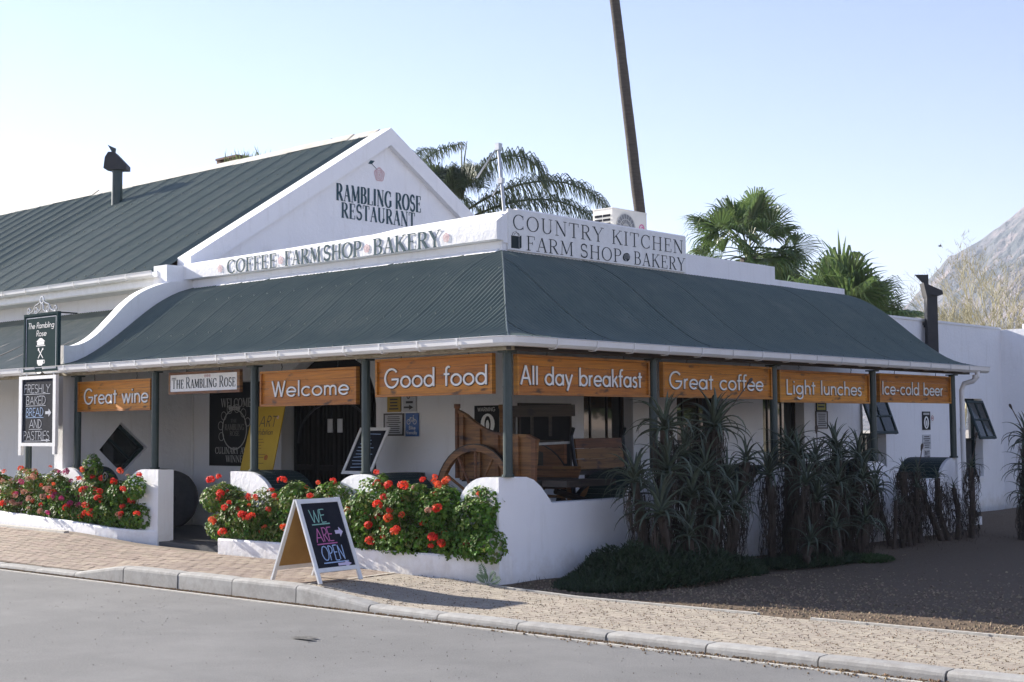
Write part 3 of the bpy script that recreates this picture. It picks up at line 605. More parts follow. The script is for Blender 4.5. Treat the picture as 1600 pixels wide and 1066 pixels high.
holes = [(3.84, 4.95, .85, 2.22), (6.02, 7.25, .75, 2.22), (8.38, 9.65, .2, 2.25), (11.56, 12.5, .8, 2.24), (15.8, 16.6, .67, 2.24)]
k = MB(); mk = lambda mb, a, b, z0, z1: mb.box(-2.4, -2.1, a, b, z0, z1)
holed_wall(k, 2.502, 17.6, -.4, 3.70, holes, mk)
k.box(-2.4, -2.1, 2.502, 11.1, 3.70, 4.12); k.box(-2.4, -2.101, 2.502, 8.82, 4.12, 4.33); k.box(-2.4, -2.102, 2.502, 6.30, 4.33, 4.60)
k.box(-2.4, -2.1, 2.2, 2.5, 4.15, 4.5)
k.box(-2.4, -1.45, 17.6, 17.9, -.4, 3.70); k.box(-1.75, -1.45, 17.9, 40, -.4, 3.82)
k.box(-2.42, -2.08, 11.1, 17.58, 3.70, 3.745)
k.build("side_wall", white, shop)
MB().box(-9.0, -2.401, 2.501, 11.05, 3.75, 3.85).build("flat_roof", mat("grey_flat_roof", (.25, .25, .25), .9), shop)
MB().box(-8.9, -2.401, 11.98, 12.2, -.3, 3.68).build("back_wall", white, shop)
# parapet with thick hand-plastered coping
k = MB(); n = 34; prof = None
for i in range(n+1):
    x = -9.05+6.97*i/n; w1 = lambda s, a=.006: a*noise.noise(Vector((x*1.7, s, 0)))*2
    top = interp(x, [(-9.05, 4.46), (-6.6, 4.475), (-4.7, 4.495), (-4.2, 4.53), (-2.08, 4.56)]); fr = 4.40+w1(1)
    P = [(2.21, 4.12), (2.21, 4.148),  (2.080+w1(3, .0015), 4.155+w1(2)), (2.076+w1(4, .0015), 4.28), (2.080+w1(5, .0015), fr-.01), (2.10, fr+.012), (2.33+w1(6), top), (2.42, top), (2.42, 4.12)]
    for p in P: k.v.append((x, p[0], p[1]))
m_ = 9
for i in range(n):
    for j in range(m_): k.f.append((i*m_+j, (i+1)*m_+j, (i+1)*m_+(j+1) % m_, i*m_+(j+1) % m_))
k.f.append(tuple(range(m_))); k.f.append(tuple(n*m_+j for j in range(m_))[::-1])
pp = k.build("parapet", white, shop)
k = MB()      # plaster flashing where the roof meets the wall
for i in range(60):
    x0 = -8.3+6.15*i/60; x1 = x0+.104; h = .045+.03*abs(noise.noise(Vector((x0*3, 1, 0))))
    k.prism([(2.198, 4.0), (2.198, 4.0+h), (2.12-.03*abs(noise.noise(Vector((x0*5, 4, 0)))), 4.0-.005)], (x0, 0, 0), Y, Z, X, .104)
k.build("roof_flashing", white, shop)
def word(mb, s, x0, x1, zb, h, f=SER, T=.2, n=.055):
    return text(mb, s, f, (x0, 2.071, zb), X, Z, -Y, h, x1-x0, T=T, N_=n, track=.06, depth=.002)
for wd_ in (("COFFEE", -7.87, -6.62, 4.165, .205), ("FARM", -6.43, -5.60, 4.165, .215), ("SHOP", -5.54, -4.70, 4.165, .215), ("BAKERY", -4.46, -3.11, 4.155, .22)):
    word(MB(), *wd_).build("painted_word", letterg, pp)
def rose(mb, o, u, v, r):
    n = Vector(u).cross(Vector(v)); o = Vector(o)
    for i, (a, b) in enumerate([(.80, 1.0), (.55, .72), (.32, .46), (.0, .2)]):
        q_ = o+n*.0005*i
        b_ = len(mb.v); N_ = 22
        for j in range(N_):
            t = 2*math.pi*j/N_; wv = 1+.08*math.sin(5*t+i)
            for rr in (a, b): mb.v.append(tuple(q_+Vector(u)*math.cos(t)*rr*r*wv+Vector(v)*math.sin(t)*rr*r*wv))
        for j in range(N_): c = (j+1) % N_; mb.f.append((b_+2*j, b_+2*j+1, b_+2*c+1, b_+2*c))
    return mb
for x in (-8.05, -6.53, -4.59, -3.0): rose(MB(), (x, 2.0695, 4.26), X, Z, .06).build("rose_emblem", pinkm, pp)
# veranda roof: profile measured out from the eave
PR = [(0, 2.665), (.36, 2.745), (.68, 2.895), (1.13, 3.20), (1.47, 3.465), (1.82, 3.715), (2.18, 3.905), (2.5, 4.01)]
prof = smooth_profile(PR, 18)
k = MB()
for i in range(11): 
    x = -8.7+i*.82
    if x > -2.2: break
    for a, b in zip(PR, PR[1:]): k.bar((x, -.3+a[0], a[1]-.05), (x, -.3+b[0], b[1]-.05), .045, .06)
for i in range(11):
    y = 2.6+i*.85
    for a, b in zip(PR, PR[1:]): k.bar((.3-a[0]*.96, y, a[1]-.05), (.3-b[0]*.96, y, b[1]-.05), .045, .06)
hipr = MB()
for a, b in zip(PR, PR[1:]): hipr.bar((.3-a[0]*.96, -.3+a[0], a[1]-.10), (.3-b[0]*.96, -.3+b[0], b[1]-.10), .05, .08)
vr = hipr.build("veranda_roof", darkw, shop)
k.build("rafters", darkw, vr, kind="stuff")
iron_sheets(vr, -8.96, .3, prof, lambda u, s, z: (u, -.3+s, z), hi=lambda u: min(2.5, (.3-u)*2.5/2.4))
prof2 = [(s*.96, z) for s, z in prof]
iron_sheets(vr, -.3, 11.15, prof2, lambda u, s, z: (.3-s, u, z), hi=lambda u: min(2.4, (u+.3)*.96), seed=8, lap=.001)
k = MB()      # hip capping: two flanges over the cut corrugations
hp = [(.3-s*.96, -.3+s, z) for s, z in prof]
for (a, b) in zip(hp, hp[1:]):
    a = Vector(a)+Z*.014; b = Vector(b)+Z*.014
    for off in ((-.022, 0), (0, .022)):
        dz = -.006
        k.add([a, b, b+Vector((off[0], off[1], dz)), a+Vector((off[0], off[1], dz))], [(0, 1, 2, 3)])
k.build("hip_capping", greenp, vr)
k = MB()      # roofing screws in rows
for s in (.12, .95, 1.75, 2.35):
    z = interp(s, PR)+.022
    x = -8.8
    while x < -.1:
        if s < (.3-x)*1.04: k.box(x-.007, x+.007, -.3+s-.007, -.3+s+.007, z-.016, z+.001)
        x += PITCH*4
    y = 0.2
    while y < 11:
        if s*.96 < (y+.3)*.96: k.box(.3-s*.96-.006, .3-s*.96+.006, y-.006, y+.006, z-.016, z-.002)
        y += PITCH*4
k.build("roofing_screws", roofm, vr, kind="stuff")
MB().box(-8.97, .18, -.17, -.08, 2.535, 2.60).build("veranda_beam", cream, shop)
MB().box(.08, .17, -.08, 11.1, 2.535, 2.60).build("veranda_beam", darkw, shop)
k = MB(); k.box(-8.97, .285, -.30, -.275, 2.575, 2.668); k.build("eave_board", cream, shop)
k = MB(); k.box(.262, .285, -.275, 11.15, 2.575, 2.668); k.build("eave_board", cream, shop)
k = MB(); x = -8.9
while x < 0: k.box(x, x+.07, -.275, -.09, 2.60, 2.655); x += .82
y = .3
while y < 11: k.box(.09, .262, y, y+.07, 2.60, 2.655); y += .85
k.build("rafter_ends", cream, shop, kind="stuff")
path = [(-9.02, -.30, 2.565)]+[(.18, -.30, 2.565), (.25, -.285, 2.565), (.285, -.25, 2.565), (.30, -.18, 2.565)]+[(.30, 11.32, 2.555)]
gt = sweep(MB(), path, GP).build("gutter", gutterm, shop)
brackets(gt, [(-8.4+i*.62, -.302, 2.565) for i in range(14)], (0, -1, 0))
brackets(gt, [(.302, .35+i*.68, 2.562) for i in range(16)], (1, 0, 0))
k = MB(); k.tube([(.37, 10.95, 2.60), (.37, 10.95, 2.50), (.30, 10.93, 2.42), (.17, 10.88, 2.38), (.13, 10.87, 2.28), (.13, 10.87, 0.0)], .042, 12)
for z in (2.47, 1.6, .7): k.tube([(.13 if z < 2.4 else .34, 10.87 if z < 2.4 else 10.94, z), (.13 if z < 2.4 else .34, 10.87 if z < 2.4 else 10.94, z+.05)], .048, 12)
k.build("downpipe", gutterm, shop, smooth=False)
# posts
def post(x, y, z0, z1, parent=shop):
    k = MB(); k.tube([(x, y, z0), (x, y, z1)], .052, 14); k.box(x-.075, x+.075, y-.075, y+.075, z1, z1+.02); k.tube([(x, y, z0), (x, y, z0+.03)], .068, 14); k.tube([(x, y, z1-.38), (x, y, z1-.36)], .055, 14)
    return k.build("veranda_post", greenp, parent, smooth=False)
for x in (-8.72, -6.69, -4.44, -2.29, 0): post(x, 0, 1.17, 2.515)
for y in (2.62, 5.34, 8.11, 10.79): post(0, y, 1.17, 2.515)
# low walls with rounded piers
def pier(name, xc, wl, wr, d0, d1, zt=1.17, axis='x', flat=(0, 0), z0=.0):
    """rounded pier: elliptical shoulders wl/wr either side of a flat top"""
    pts = []
    fl, fr = flat; n = 10; zb = .78
    if wl: pts += [(xc-fl-wl*math.cos(t*math.pi/2/n), zb+(zt-zb)*math.sin(t*math.pi/2/n)) for t in range(n+1)]
    else: pts += [(xc-fl, zb), (xc-fl, zt)]
    if wr: pts += [(xc+fr+wr*math.sin(t*math.pi/2/n), zb+(zt-zb)*math.cos(t*math.pi/2/n)) for t in range(n+1)]
    else: pts += [(xc+fr, zt), (xc+fr, zb)]
    poly = [(pts[0][0], z0)]+pts+[(pts[-1][0], z0)]
    k = MB(); c = MB()
    if axis == 'x':
        k.prism(poly[::-1], (0, d0, 0), X, Z, Y, d1-d0)
    else: k.prism(poly, (d0, 0, 0), Y, Z, X, d1-d0)
    o = k.build(name, white, shop)
    for a, b in zip(pts, pts[1:]):
        dx, dz = b[0]-a[0], b[1]-a[1]; l = math.hypot(dx, dz)
        if abs(dx) < 1e-4: continue
        nx_, nz_ = -dz/l*.005, dx/l*.005
        if axis == 'x': c.add([(a[0]+nx_, d0+.05, a[1]+nz_), (b[0]+nx_, d0+.05, b[1]+nz_), (b[0]+nx_, d1, b[1]+nz_), (a[0]+nx_, d1, a[1]+nz_)], [(0, 1, 2, 3)])
        else: c.add([(d1-.05, a[0]+nx_, a[1]+nz_), (d1-.05, b[0]+nx_, b[1]+nz_), (d0, b[0]+nx_, b[1]+nz_), (d0, a[0]+nx_, a[1]+nz_)], [(0, 1, 2, 3)])
    c.build("pier_capping", greend, o)
    return o
pier("pier", -8.72, .46, .46, -.15, .45)
pier("pier", -6.69, .45, 0, -.15, .10, flat=(.05, .31), z0=.0)
pier("pier", -4.44, 0, .55, -.15, .55, flat=(.30, .02))
pier("pier", -2.22, .48, .48, -.15, .62, flat=(.04, .04))
pier("corner_pier", -.05, .42, 0, -.15, .10, flat=(.15, .05), z0=-.1)
for y in (2.62, 5.34, 8.11): pier("pier", y, .5, .5, -.75, .004, axis='y', flat=(.04, .04), z0=-.3)
pier("pier", 10.79, .5, 0, -.75, .004, axis='y', flat=(.02, .12), z0=-.3)
k = MB(); k.box(-8.92, -6.8, -.13, .05, .1, .74); k.box(-4.7, -.3, -.13, .05, .1, .74); k.build("low_front_wall", white, shop)
k = MB(); pts = [(.10, 1.165), (.30, 1.165), (.42, 1.13), (.54, 1.05), (.66, .93), (.72, .865), (10.9, .85)]
k.prism([(.10, -.4)]+pts+[(10.9, -.4)], (-.2, 0, 0), Y, Z, X, .2); k.build("low_side_wall", white, shop)
k = MB(); k.box(-8.97, -.2, .05, 2.2, -.1, .195); k.box(-6.36, -4.76, -.14, .05, -.1, .19); k.box(-2.1, -.2, 2.2, 10.9, -.1, .19); k.build("veranda_floor", tilem, shop)
# end wall with its S-shaped gable
top = [(-.10, 3.0), (.02, 3.0), (.18, 3.03), (.36, 3.12), (.55, 3.27), (.78, 3.5), (.98, 3.70), (1.22, 3.88), (1.5, 4.01), (1.8, 4.10), (2.2, 4.16)]
top = smooth_profile(top, 28)
dm = [(.52, 1.42), (.90, 1.84), (1.38, 1.44), (.93, 1.04)]
XF, XB = -8.97, -9.20
k = MB()
for a, b in zip(top, top[1:]): k.add([(XF, a[0], a[1]), (XF, b[0], b[1]), (XB, b[0], b[1]), (XB, a[0], a[1]), (XF, a[0], 2.3), (XF, b[0], 2.3), (XB, b[0], 2.3), (XB, a[0], 2.3)], [(0, 3, 2, 1), (0, 1, 5, 4), (3, 7, 6, 2)])
for xx, fl in ((XF, 0), (XB, 1)):
    ring_o = [(-.10, .0), (2.2, .0), (2.2, 2.3), (-.10, 2.3)]
    # fan between the outer rectangle and the diamond opening
    dmo = [dm[3], dm[2], dm[1], dm[0]]  # bottom, right, top, left
    mid = [(.93, .0), (2.2, 1.44), (.90, 2.3), (-.10, 1.42)]
    quads = [[(.93, 0), (2.2, 0), (2.2, 1.44), dmo[1], dmo[0]], [(2.2, 1.44), (2.2, 2.3), (.90, 2.3), dmo[2], dmo[1]], [(.90, 2.3), (-.10, 2.3), (-.10, 1.42), dmo[3], dmo[2]], [(-.10, 1.42), (-.10, 0), (.93, 0), dmo[0], dmo[3]]]
    for q_ in quads: k.add([(xx, p[0], p[1]) for p in q_], [tuple(range(5)) if not fl else tuple(range(5))[::-1]])
for a, b in zip(dm, dm[1:]+dm[:1]): k.add([(XF, a[0], a[1]), (XF, b[0], b[1]), (XB, b[0], b[1]), (XB, a[0], a[1])], [(0, 1, 2, 3)])
k.add([(XF, -.10, 0), (XF, -.10, 3.0), (XB, -.10, 3.0), (XB, -.10, 0)], [(0, 1, 2, 3)])
ew = k.build("end_wall", white, shop)
k = MB()
cy_, cz_ = .93, 1.435
for a, b in zip(dm, dm[1:]+dm[:1]): k.bar((XF-.12, a[0]*.94+cy_*.06, a[1]*.94+cz_*.06), (XF-.12, b[0]*.94+cy_*.06, b[1]*.94+cz_*.06), .05, .06, up=(1, 0, 0))
k.bar((XF-.12, dm[0][0]*.5+dm[1][0]*.5, dm[0][1]*.5+dm[1][1]*.5), (XF-.12, dm[2][0]*.5+dm[3][0]*.5, dm[2][1]*.5+dm[3][1]*.5), .03, .03, up=(1, 0, 0))
dw = k.build("diamond_window_frame", greend, ew)
MB().prism([(p[0], p[1]) for p in dm], (XF-.17, 0, 0), Y, Z, X, .01).build("pane", glassm, ew)
# doors in the arched opening
k = MB(); k.box(-6.66, -4.54, 2.44, 2.5, .195, 2.85)
dr = k.build("dark_doorway_sheet", door_shade_m, shop)  # dark sheet filling the arch, painting in the unlit interior
for x0, x1 in ((-6.58, -6.10), (-6.05, -5.62), (-5.58, -5.15), (-5.10, -4.62)):
    k = MB(); k.box(x0, x0+.06, 2.38, 2.44, .2, 2.3); k.box(x1-.06, x1, 2.38, 2.44, .2, 2.3); k.box(x0+.06, x1-.06, 2.38, 2.44, 2.2, 2.3); k.box(x0+.06, x1-.06, 2.38, 2.44, .2, .45); k.box(x0+.06, x1-.06, 2.38, 2.44, 1.1, 1.18)
    for i in range(3): xx = x0+.06+(x1-x0-.12)*(i+1)/4; k.box(xx-.012, xx+.012, 2.39, 2.43, .45, 2.2)
    k.build("door_leaf", door_shade_m, dr)
k = MB(); N_ = 16
for i in range(N_):
    a0, a1 = math.pi*i/N_, math.pi*(i+1)/N_
    k.bar((-5.6+.85*math.cos(a0), 2.36, 1.5+.62*math.sin(a0)), (-5.6+.85*math.cos(a1), 2.36, 1.5+.62*math.sin(a1)), .03, .03, up=(0, 1, 0))
k.build("arched_gate_rail", iron, dr)
for x in (-5.72, -5.50): MB().box(x-.055, x+.055, 2.355, 2.365, 1.66, 1.86).build("door_notice", paperm, dr)
k = MB(); k.tube([(-8.9, 2.17, 3.9), (-8.9, 2.17, .2)], .014, 8); k.build("wall_conduit", whitep, shop)
# windows in the side wall
def side_window(y0, y1, z0, z1, sash=None, bars=2):
    k = MB(); xx = -2.30; w = .05
    k.box(xx-.03, xx+.03, y0, y0+w, z0, z1); k.box(xx-.03, xx+.03, y1-w, y1, z0, z1); k.box(xx-.03, xx+.03, y0+w, y1-w, z1-w, z1); k.box(xx-.03, xx+.03, y0+w, y1-w, z0, z0+w)
    zm = sash or (z0+z1)/2
    k.box(xx-.025, xx+.025, y0+w, y1-w, zm-.02, zm+.02)
    for i in range(bars):
        yy = y0+(y1-y0)*(i+1)/(bars+1)
        if sash: k.box(xx-.02, xx+.02, yy-.012, yy+.012, z0+w, zm-.02)
        else: k.box(xx-.02, xx+.02, yy-.012, yy+.012, z0+w, zm-.02); k.box(xx-.02, xx+.02, yy-.012, yy+.012, zm+.02, z1-w)
    f = k.build("window_frame", greend if sash else darkw, shop)
    if not sash:
        for a, b in [(y0+w, (y0*2+y1)/3-.012), ((y0*2+y1)/3+.012, (y0+y1*2)/3-.012), ((y0+y1*2)/3+.012, y1-w)]:
            for c, d in [(z0+w, zm-.02), (zm+.02, z1-w)]: MB().box(xx-.004, xx+.004, a, b, c, d).build("pane", glassm, f)
    else:
        MB().box(xx-.004, xx+.004, y0+w, y1-w, z0+w, zm-.02).build("pane", glassm, f)
        MB().box(-2.7, -2.69, y0, y1, z0, z1).build("dark_room_sheet", door_shade_m, f)  # near-black sheet painting in the shade of the room behind
        h = z1-w-zm; a = R_(20); ca, sa = math.cos(a), math.sin(a); o = Vector((-2.10, 0, z1-w)); vv = Vector((sa, 0, -ca)); nn = Vector((ca, 0, sa))
        k = MB(); L = h*1.06
        for (c0, c1, d0, d1) in [(y0+.02, y0+.07, 0, L), (y1-.07, y1-.02, 0, L), (y0+.07, y1-.07, 0, .05), (y0+.07, y1-.07, L-.05, L), (y0+.07, y1-.07, L*.5-.015, L*.5+.015), ((y0+y1)/2-.012, (y0+y1)/2+.012, .05, L-.05)]:
            k.obox(o+Y*c0+vv*d0, Y, vv, nn, c1-c0, d1-d0, .035)
        s = k.build("open_sash", greend, f)
        k = MB(); k.obox(o+Y*(y0+.07)+vv*.05+nn*.012, Y, vv, nn, y1-y0-.14, L-.1, .006); k.build("sash_glass", sashg, f)
        k = MB(); k.bar((-2.28, y1-.05, zm+.05), tuple(o+Y*(y1-.05)+vv*L), .012, .012); k.build("stay", iron, f)
    MB().box(-2.1, -2.06, y0-.05, y1+.05, z0-.06, z0).build("window_sill", white, shop) if z0 > .5 else None
side_window(*holes[0]); side_window(*holes[1]); side_window(*holes[2])
side_window(*holes[3], sash=1.55, bars=1); side_window(*holes[4], sash=1.42, bars=1)
k = MB(); k.box(-2.08, -2.06, 14.95, 15.2, 2.42, 2.62)
vent = k.build("air_vent", whitep, shop)
for i in range(3):
    for j in range(4): MB().box(-2.062, -2.055, 14.97+i*.08, 15.02+i*.08, 2.435+j*.045, 2.465+j*.045).build("vent_slot", blackm, vent)

# ------------------------------------------------------------------ gabled restaurant house behind and to the left
house = thing("gabled_house", "long white gabled restaurant house with green corrugated roof, gable lettering and rose", "building", (-9.2, 6.55, 0))
k = MB(); k.box(-26, -9.22, 2.2, 2.5, -.2, 4.15); k.box(-26, -9.3, 10.6, 10.9, -.2, 4.15); k.build("front_wall", white, house)
k = MB()
EY, EZ, RY, RZ = 1.76, 4.29, 6.55, 7.31
sl_ = (RZ-EZ)/(RY-EY); rz_at = lambda y: RZ-abs(y-RY)*sl_
gp = [(2.2, 0), (10.9, 0), (10.9, rz_at(10.9)-.02), (RY, RZ-.02), (2.2, rz_at(2.2)-.02)]
k.prism(gp, (-9.3, 0, 0), Y, Z, X, .26); gw = k.build("gable_wall", white, house)
k = MB(); d = .275/math.cos(math.atan(sl_)); e = .015
for sgn in (1, -1):
    yb = 2.13 if sgn == 1 else 2*RY-2.13
    pl = [(yb, rz_at(yb)+e), (RY, RZ+e), (RY, RZ+e-d), (yb, rz_at(yb)+e-d)]
    if sgn == -1: pl = pl[::-1]
    k.prism(pl[::-1], (-9.3, 0, 0), Y, Z, X, .38)
k.build("verge", white, house)
text_words("painted_word", letterg, gw, "RAMBLING ROSE", SER, (-9.036, 5.31, 5.84), Y, Z, X, .30, 2.12, T=.17, N_=.05, track=.07, depth=.002, scales=[1]*13)
k = MB(); text(k, "RESTAURANT", SER, (-9.036, 5.43, 5.535), Y, Z, X, .27, 1.84, T=.17, N_=.05, track=.07, depth=.002); k.build("painted_word", letterg, gw)
k = rose(MB(), (-9.034, 6.36, 6.43), Y, Z, .13); k.build("rose_emblem", pinkm, gw)
k = MB(); k.prism([(0, 0), (.06, .07), (.16, .07), (.09, .0)], (-9.033, 6.08, 6.6), Y, Z, X, .003); k.bar((-9.033, 6.15, 6.62), (-9.033, 6.3, 6.52), .012, .003); k.build("rose_leaf", letterg, gw)
mr_ = MB(); 
for i in range(20):
    x = -25+i*.82; mr_.bar((x, EY+.05, EZ-.07), (x, RY, RZ-.08), .05, .08)
mroof = MB().box(-26, -9.3, RY-.03, RY+.03, RZ-.2, RZ-.08).build("main_roof", darkw, house)
mr_.build("rafters", darkw, mroof, kind="stuff")
mp = [((RY-EY)*i/5, EZ+(RZ-EZ)*i/5) for i in range(6)]
iron_sheets(mroof, -26.2, -9.28, mp, lambda u, s, z: (u, EY+s, z), seed=11, segs=5)
iron_sheets(mroof, -26.2, -9.28, [mp[0], mp[-1]], lambda u, s, z: (u, 2*RY-EY-s, z), seed=12, segs=4)
k = MB()
for s in (.2, 1.25, 2.35, 3.45, 4.5):
    z = EZ+s*sl_+.02; x = -25.9
    while x < -9.4: k.box(x-.009, x+.009, EY+s-.010, EY+s+.010, z-.014, z+.002); x += PITCH*4
k.build("roofing_screws", roofm, mroof, kind="stuff")
capm = mat("pale_ridge_capping", (.52, .50, .44), .7, (.36, .34, .29), 3, .8)
x = -26.2
while x < -9.3:
    x1 = min(x+1.8, -9.28); kk = MB(); dz = rnd.uniform(-.01, .01)
    kk.add([(x, RY-.19, RZ-.105+dz), (x1+.04, RY-.19, RZ-.105+dz), (x1+.04, RY, RZ+.045+dz), (x, RY, RZ+.045+dz), (x, RY+.19, RZ-.105+dz), (x1+.04, RY+.19, RZ-.105+dz)], [(0, 1, 2, 3), (3, 2, 5, 4)])
    kk.build("ridge_cap", capm, mroof); x = x1
path = [(-26, EY-.0, EZ-.11), (-9.30, EY-.0, EZ-.10)]
g2 = sweep(MB(), path, GP).build("gutter", gutterm, house)
brackets(g2, [(-16.6+i*.82, EY-.002, EZ-.107) for i in range(9)], (0, -1, 0))
MB().box(-26, -9.3, EY+.01, EY+.035, EZ-.22, EZ-.03).build("fascia", whitep, house)
MB().box(-26, -9.3, EY+.035, 2.2, EZ-.235, EZ-.215).build("soffit", whitep, house)
k = MB(); k.box(-9.42, -9.05, 1.76, 2.2, 4.02, 4.38); k.build("eave_block", white, house)
# lean-to veranda on the left
k = MB()
for i in range(14):
    x = -20+i*.8; k.bar((x, -.25, 2.62), (x, 2.2, 3.74), .045, .07)
lv = MB().box(-20.5, -9.22, 2.12, 2.2, 3.62, 3.72).build("lean_to_roof", darkw, house)
k.build("rafters", darkw, lv, kind="stuff")
lp = [(0, 2.665), (.45, 2.83), (.9, 3.03), (1.4, 3.27), (2.0, 3.58), (2.5, 3.81)]
iron_sheets(lv, -21, -9.21, smooth_profile(lp, 8), lambda u, s, z: (u, -.3+s, z), m=roofold, seed=21)
g3 = sweep(MB(), [(-21, -.30, 2.565), (-9.24, -.30, 2.565)], GP).build("gutter", gutterm, house)
brackets(g3, [(-9.7-i*.7, -.302, 2.565) for i in range(4)], (0, -1, 0))
MB().box(-21, -9.22, -.17, -.08, 2.53, 2.60).build("veranda_beam", cream, house)
for x in (-10.15, -12.4, -14.8): post(x, 0, .9, 2.51, house)
k = MB(); k.box(-21, -9.22, .05, 2.2, -.1, .22); k.build("veranda_floor", tilem, house)
k = MB(); k.box(-13.05, -11.85, 2.16, 2.2, .95, 2.35); f = k.build("window_frame", darkw, house)
for a in (-13.0, -12.6, -12.2):
    for c in (1.0, 1.68): MB().box(a, a+.32, 2.15, 2.158, c, c+.6).build("pane", glassm, f)
# ------------------------------------------------------------------ varnished wooden signs hung under the veranda beam
def wood_sign(label, words, front, a0, a1, zb, zt, ta0, ta1, tz, th, seed, planks=4):
    """front: in the street facade (reads along +X); else in the side facade (reads along +Y)"""
    r = random.Random(seed)
    if front: P = lambda a, out, z: Vector((a, -out, z)); U_, N_ = X, -Y
    else: P = lambda a, out, z: Vector((out, a, z)); U_, N_ = Y, X
    t = thing("wooden_sign", label, "sign", P((a0+a1)/2, 0, zb), group="varnished wooden word signs hung between the veranda posts")
    w = .028; h = (zt-zb-2*w)/planks; tilt = r.uniform(-.004, .004)
    for i in range(planks):
        k = MB(); z0 = zb+w+i*h+.0012; c = .002
        k.obox(P(a0+w, -.022+r.uniform(0, .003), z0), U_, Z, N_, a1-a0-2*w, h-.0024, .026); k.build("plank", signw, t)
    for (b0, b1, z0, z1) in [(a0, a1, zt-w, zt), (a0, a1, zb, zb+w), (a0, a0+w, zb+w, zt-w), (a1-w, a1, zb+w, zt-w)]:
        k = MB(); k.obox(P(b0, -.03, z0), U_, Z, N_, b1-b0, z1-z0, .062); k.build("frame_rail", signf, t)
    text_words("word", lwhite, t, words, SAN, P(ta0, .0075, tz), U_, Z, N_, th, ta1-ta0, T=.105, track=.03, depth=.012, space=.42)
    text_words("word_outline", black, t, words, SAN, P(ta0, .0045, tz-.003), U_, Z, N_, th, ta1-ta0, T=.105, track=.03, depth=.003, space=.42, grow=.032)
    for f in (.22, .8):
        a = a0+(a1-a0)*f; k = MB(); k.tube([P(a, 0, zt), P(a, 0, zt+.03), P(a+.012, 0, zt+.045), P(a, 0, zt+.06), P(a, 0, 2.56)], .005, 6); k.build("hook", iron, t)
    for _ in range(5):
        pass
    return t
wood_sign("varnished wooden sign reading Great wine, at the left by the white end wall", "Great wine", True, -8.69, -6.77, 1.995, 2.44, -8.53, -6.84, 2.105, .225, 1)
wood_sign("varnished wooden sign reading Welcome, hung in front of the dark arched doorway", "Welcome", True, -4.29, -2.43, 2.0, 2.45, -4.07, -2.57, 2.12, .20, 2)
wood_sign("varnished wooden sign reading Good food, next to the corner post on the street side", "Good food", True, -2.09, -.2, 2.075, 2.52, -1.95, -.27, 2.18, .22, 3)
wood_sign("varnished wooden sign reading All day breakfast, just right of the corner post above the wagon", "All day breakfast", False, .13, 2.52, 2.06, 2.505, .19, 2.38, 2.175, .21, 4)
wood_sign("varnished wooden sign reading Great coffee, above the tallest aloe heads", "Great coffee", False, 2.79, 5.27, 2.065, 2.50, 2.93, 5.07, 2.175, .21, 5)
wood_sign("varnished wooden sign reading Light lunches, above the yellow notice", "Light lunches", False, 5.46, 7.97, 2.03, 2.475, 5.64, 7.75, 2.145, .205, 6)
wood_sign("varnished wooden sign reading Ice-cold beer, far end of the side veranda by the downpipe", "Ice-cold beer", False, 8.28, 10.69, 2.055, 2.495, 8.37, 10.43, 2.175, .205, 7)
t = thing("name_sign", "small white sign reading The Rambling Rose in a brown wooden frame", "sign", (-5.56, 0, 2.22))
k = MB()
for (b0, b1, z0, z1) in [(-6.34, -4.73, 2.465, 2.50), (-6.34, -4.73, 2.20, 2.235), (-6.34, -6.31, 2.235, 2.465), (-4.79, -4.73, 2.235, 2.465)]:
    MB().box(b0, b1, -.02, .03, z0, z1).build("frame_rail", cartw, t)
pn = MB().box(-6.31, -4.79, -.012, .02, 2.235, 2.465).build("panel", whitep, t)
text_words("word", letterk, t, "THE RAMBLING ROSE", SER, (-6.27, -.0125, 2.28), X, Z, -Y, .125, 1.44, T=.13, N_=.05, depth=.002, track=.08, scales=[1.15 if c in (0, 4, 13) else .92 for c in range(17)])
for i in range(3): rose(MB(), (-5.50+i*.05, -.0135, 2.435), X, Z, .022).build("rose_emblem", pinkm, t)
for x in (-5.95, -5.2): k = MB(); k.tube([(x, .0, 2.50), (x, .0, 2.57)], .006, 6); k.build("hook", iron, t)

# big painted sign on the side parapet
t = thing("shop_sign", "long white board on the parapet reading Country Kitchen Farm Shop Bakery", "sign", (-2.09, 4.2, 4.04))
k = MB(); k.box(-2.095, -2.07, 2.29, 6.27, 4.035, 4.575); k.build("board", whitep, t)
SD = dict(u=Y, v=Z, n=X)
text_words("word", letterk, t, "COUNTRY KITCHEN", SER, (-2.069, 2.37, 4.315), Y, Z, X, .195, 3.83, T=.115, N_=.038, track=.12, depth=.002, space=.5)
text_words("word", letterk, t, "FARM SHOP", SER, (-2.069, 2.64, 4.06), Y, Z, X, .185, 2.05, T=.12, N_=.04, track=.10, depth=.002, space=.4)
k = MB(); text(k, "BAKERY", SER, (-2.069, 4.97, 4.06), Y, Z, X, .185, 1.27, T=.12, N_=.04, track=.10, depth=.002); k.build("word", letterk, t)
k = MB(); k.prism([(0, 0), (.15, 0), (.15, .165), (0, .165)], (-2.069, 2.345, 4.06), Y, Z, X, .002); k.prism([(.158, .0), (.20, .022), (.20, .18), (.158, .165)], (-2.069, 2.345, 4.06), Y, Z, X, .002)
for a, b in [((.02, .17), (.04, .21)), ((.04, .21), (.09, .225)), ((.09, .225), (.13, .20)), ((.13, .20), (.14, .17)), ((.05, .17), (.08, .205)), ((.08, .205), (.13, .21)), ((.13, .21), (.17, .175))]:
    k.bar((-2.068, 2.345+a[0], 4.06+a[1]), (-2.068, 2.345+b[0], 4.06+b[1]), .002, .008, up=(1, 0, 0))
k.build("bag_emblem", letterk, t)
k = MB(); n = 18; cy0, cz0 = 4.80, 4.145
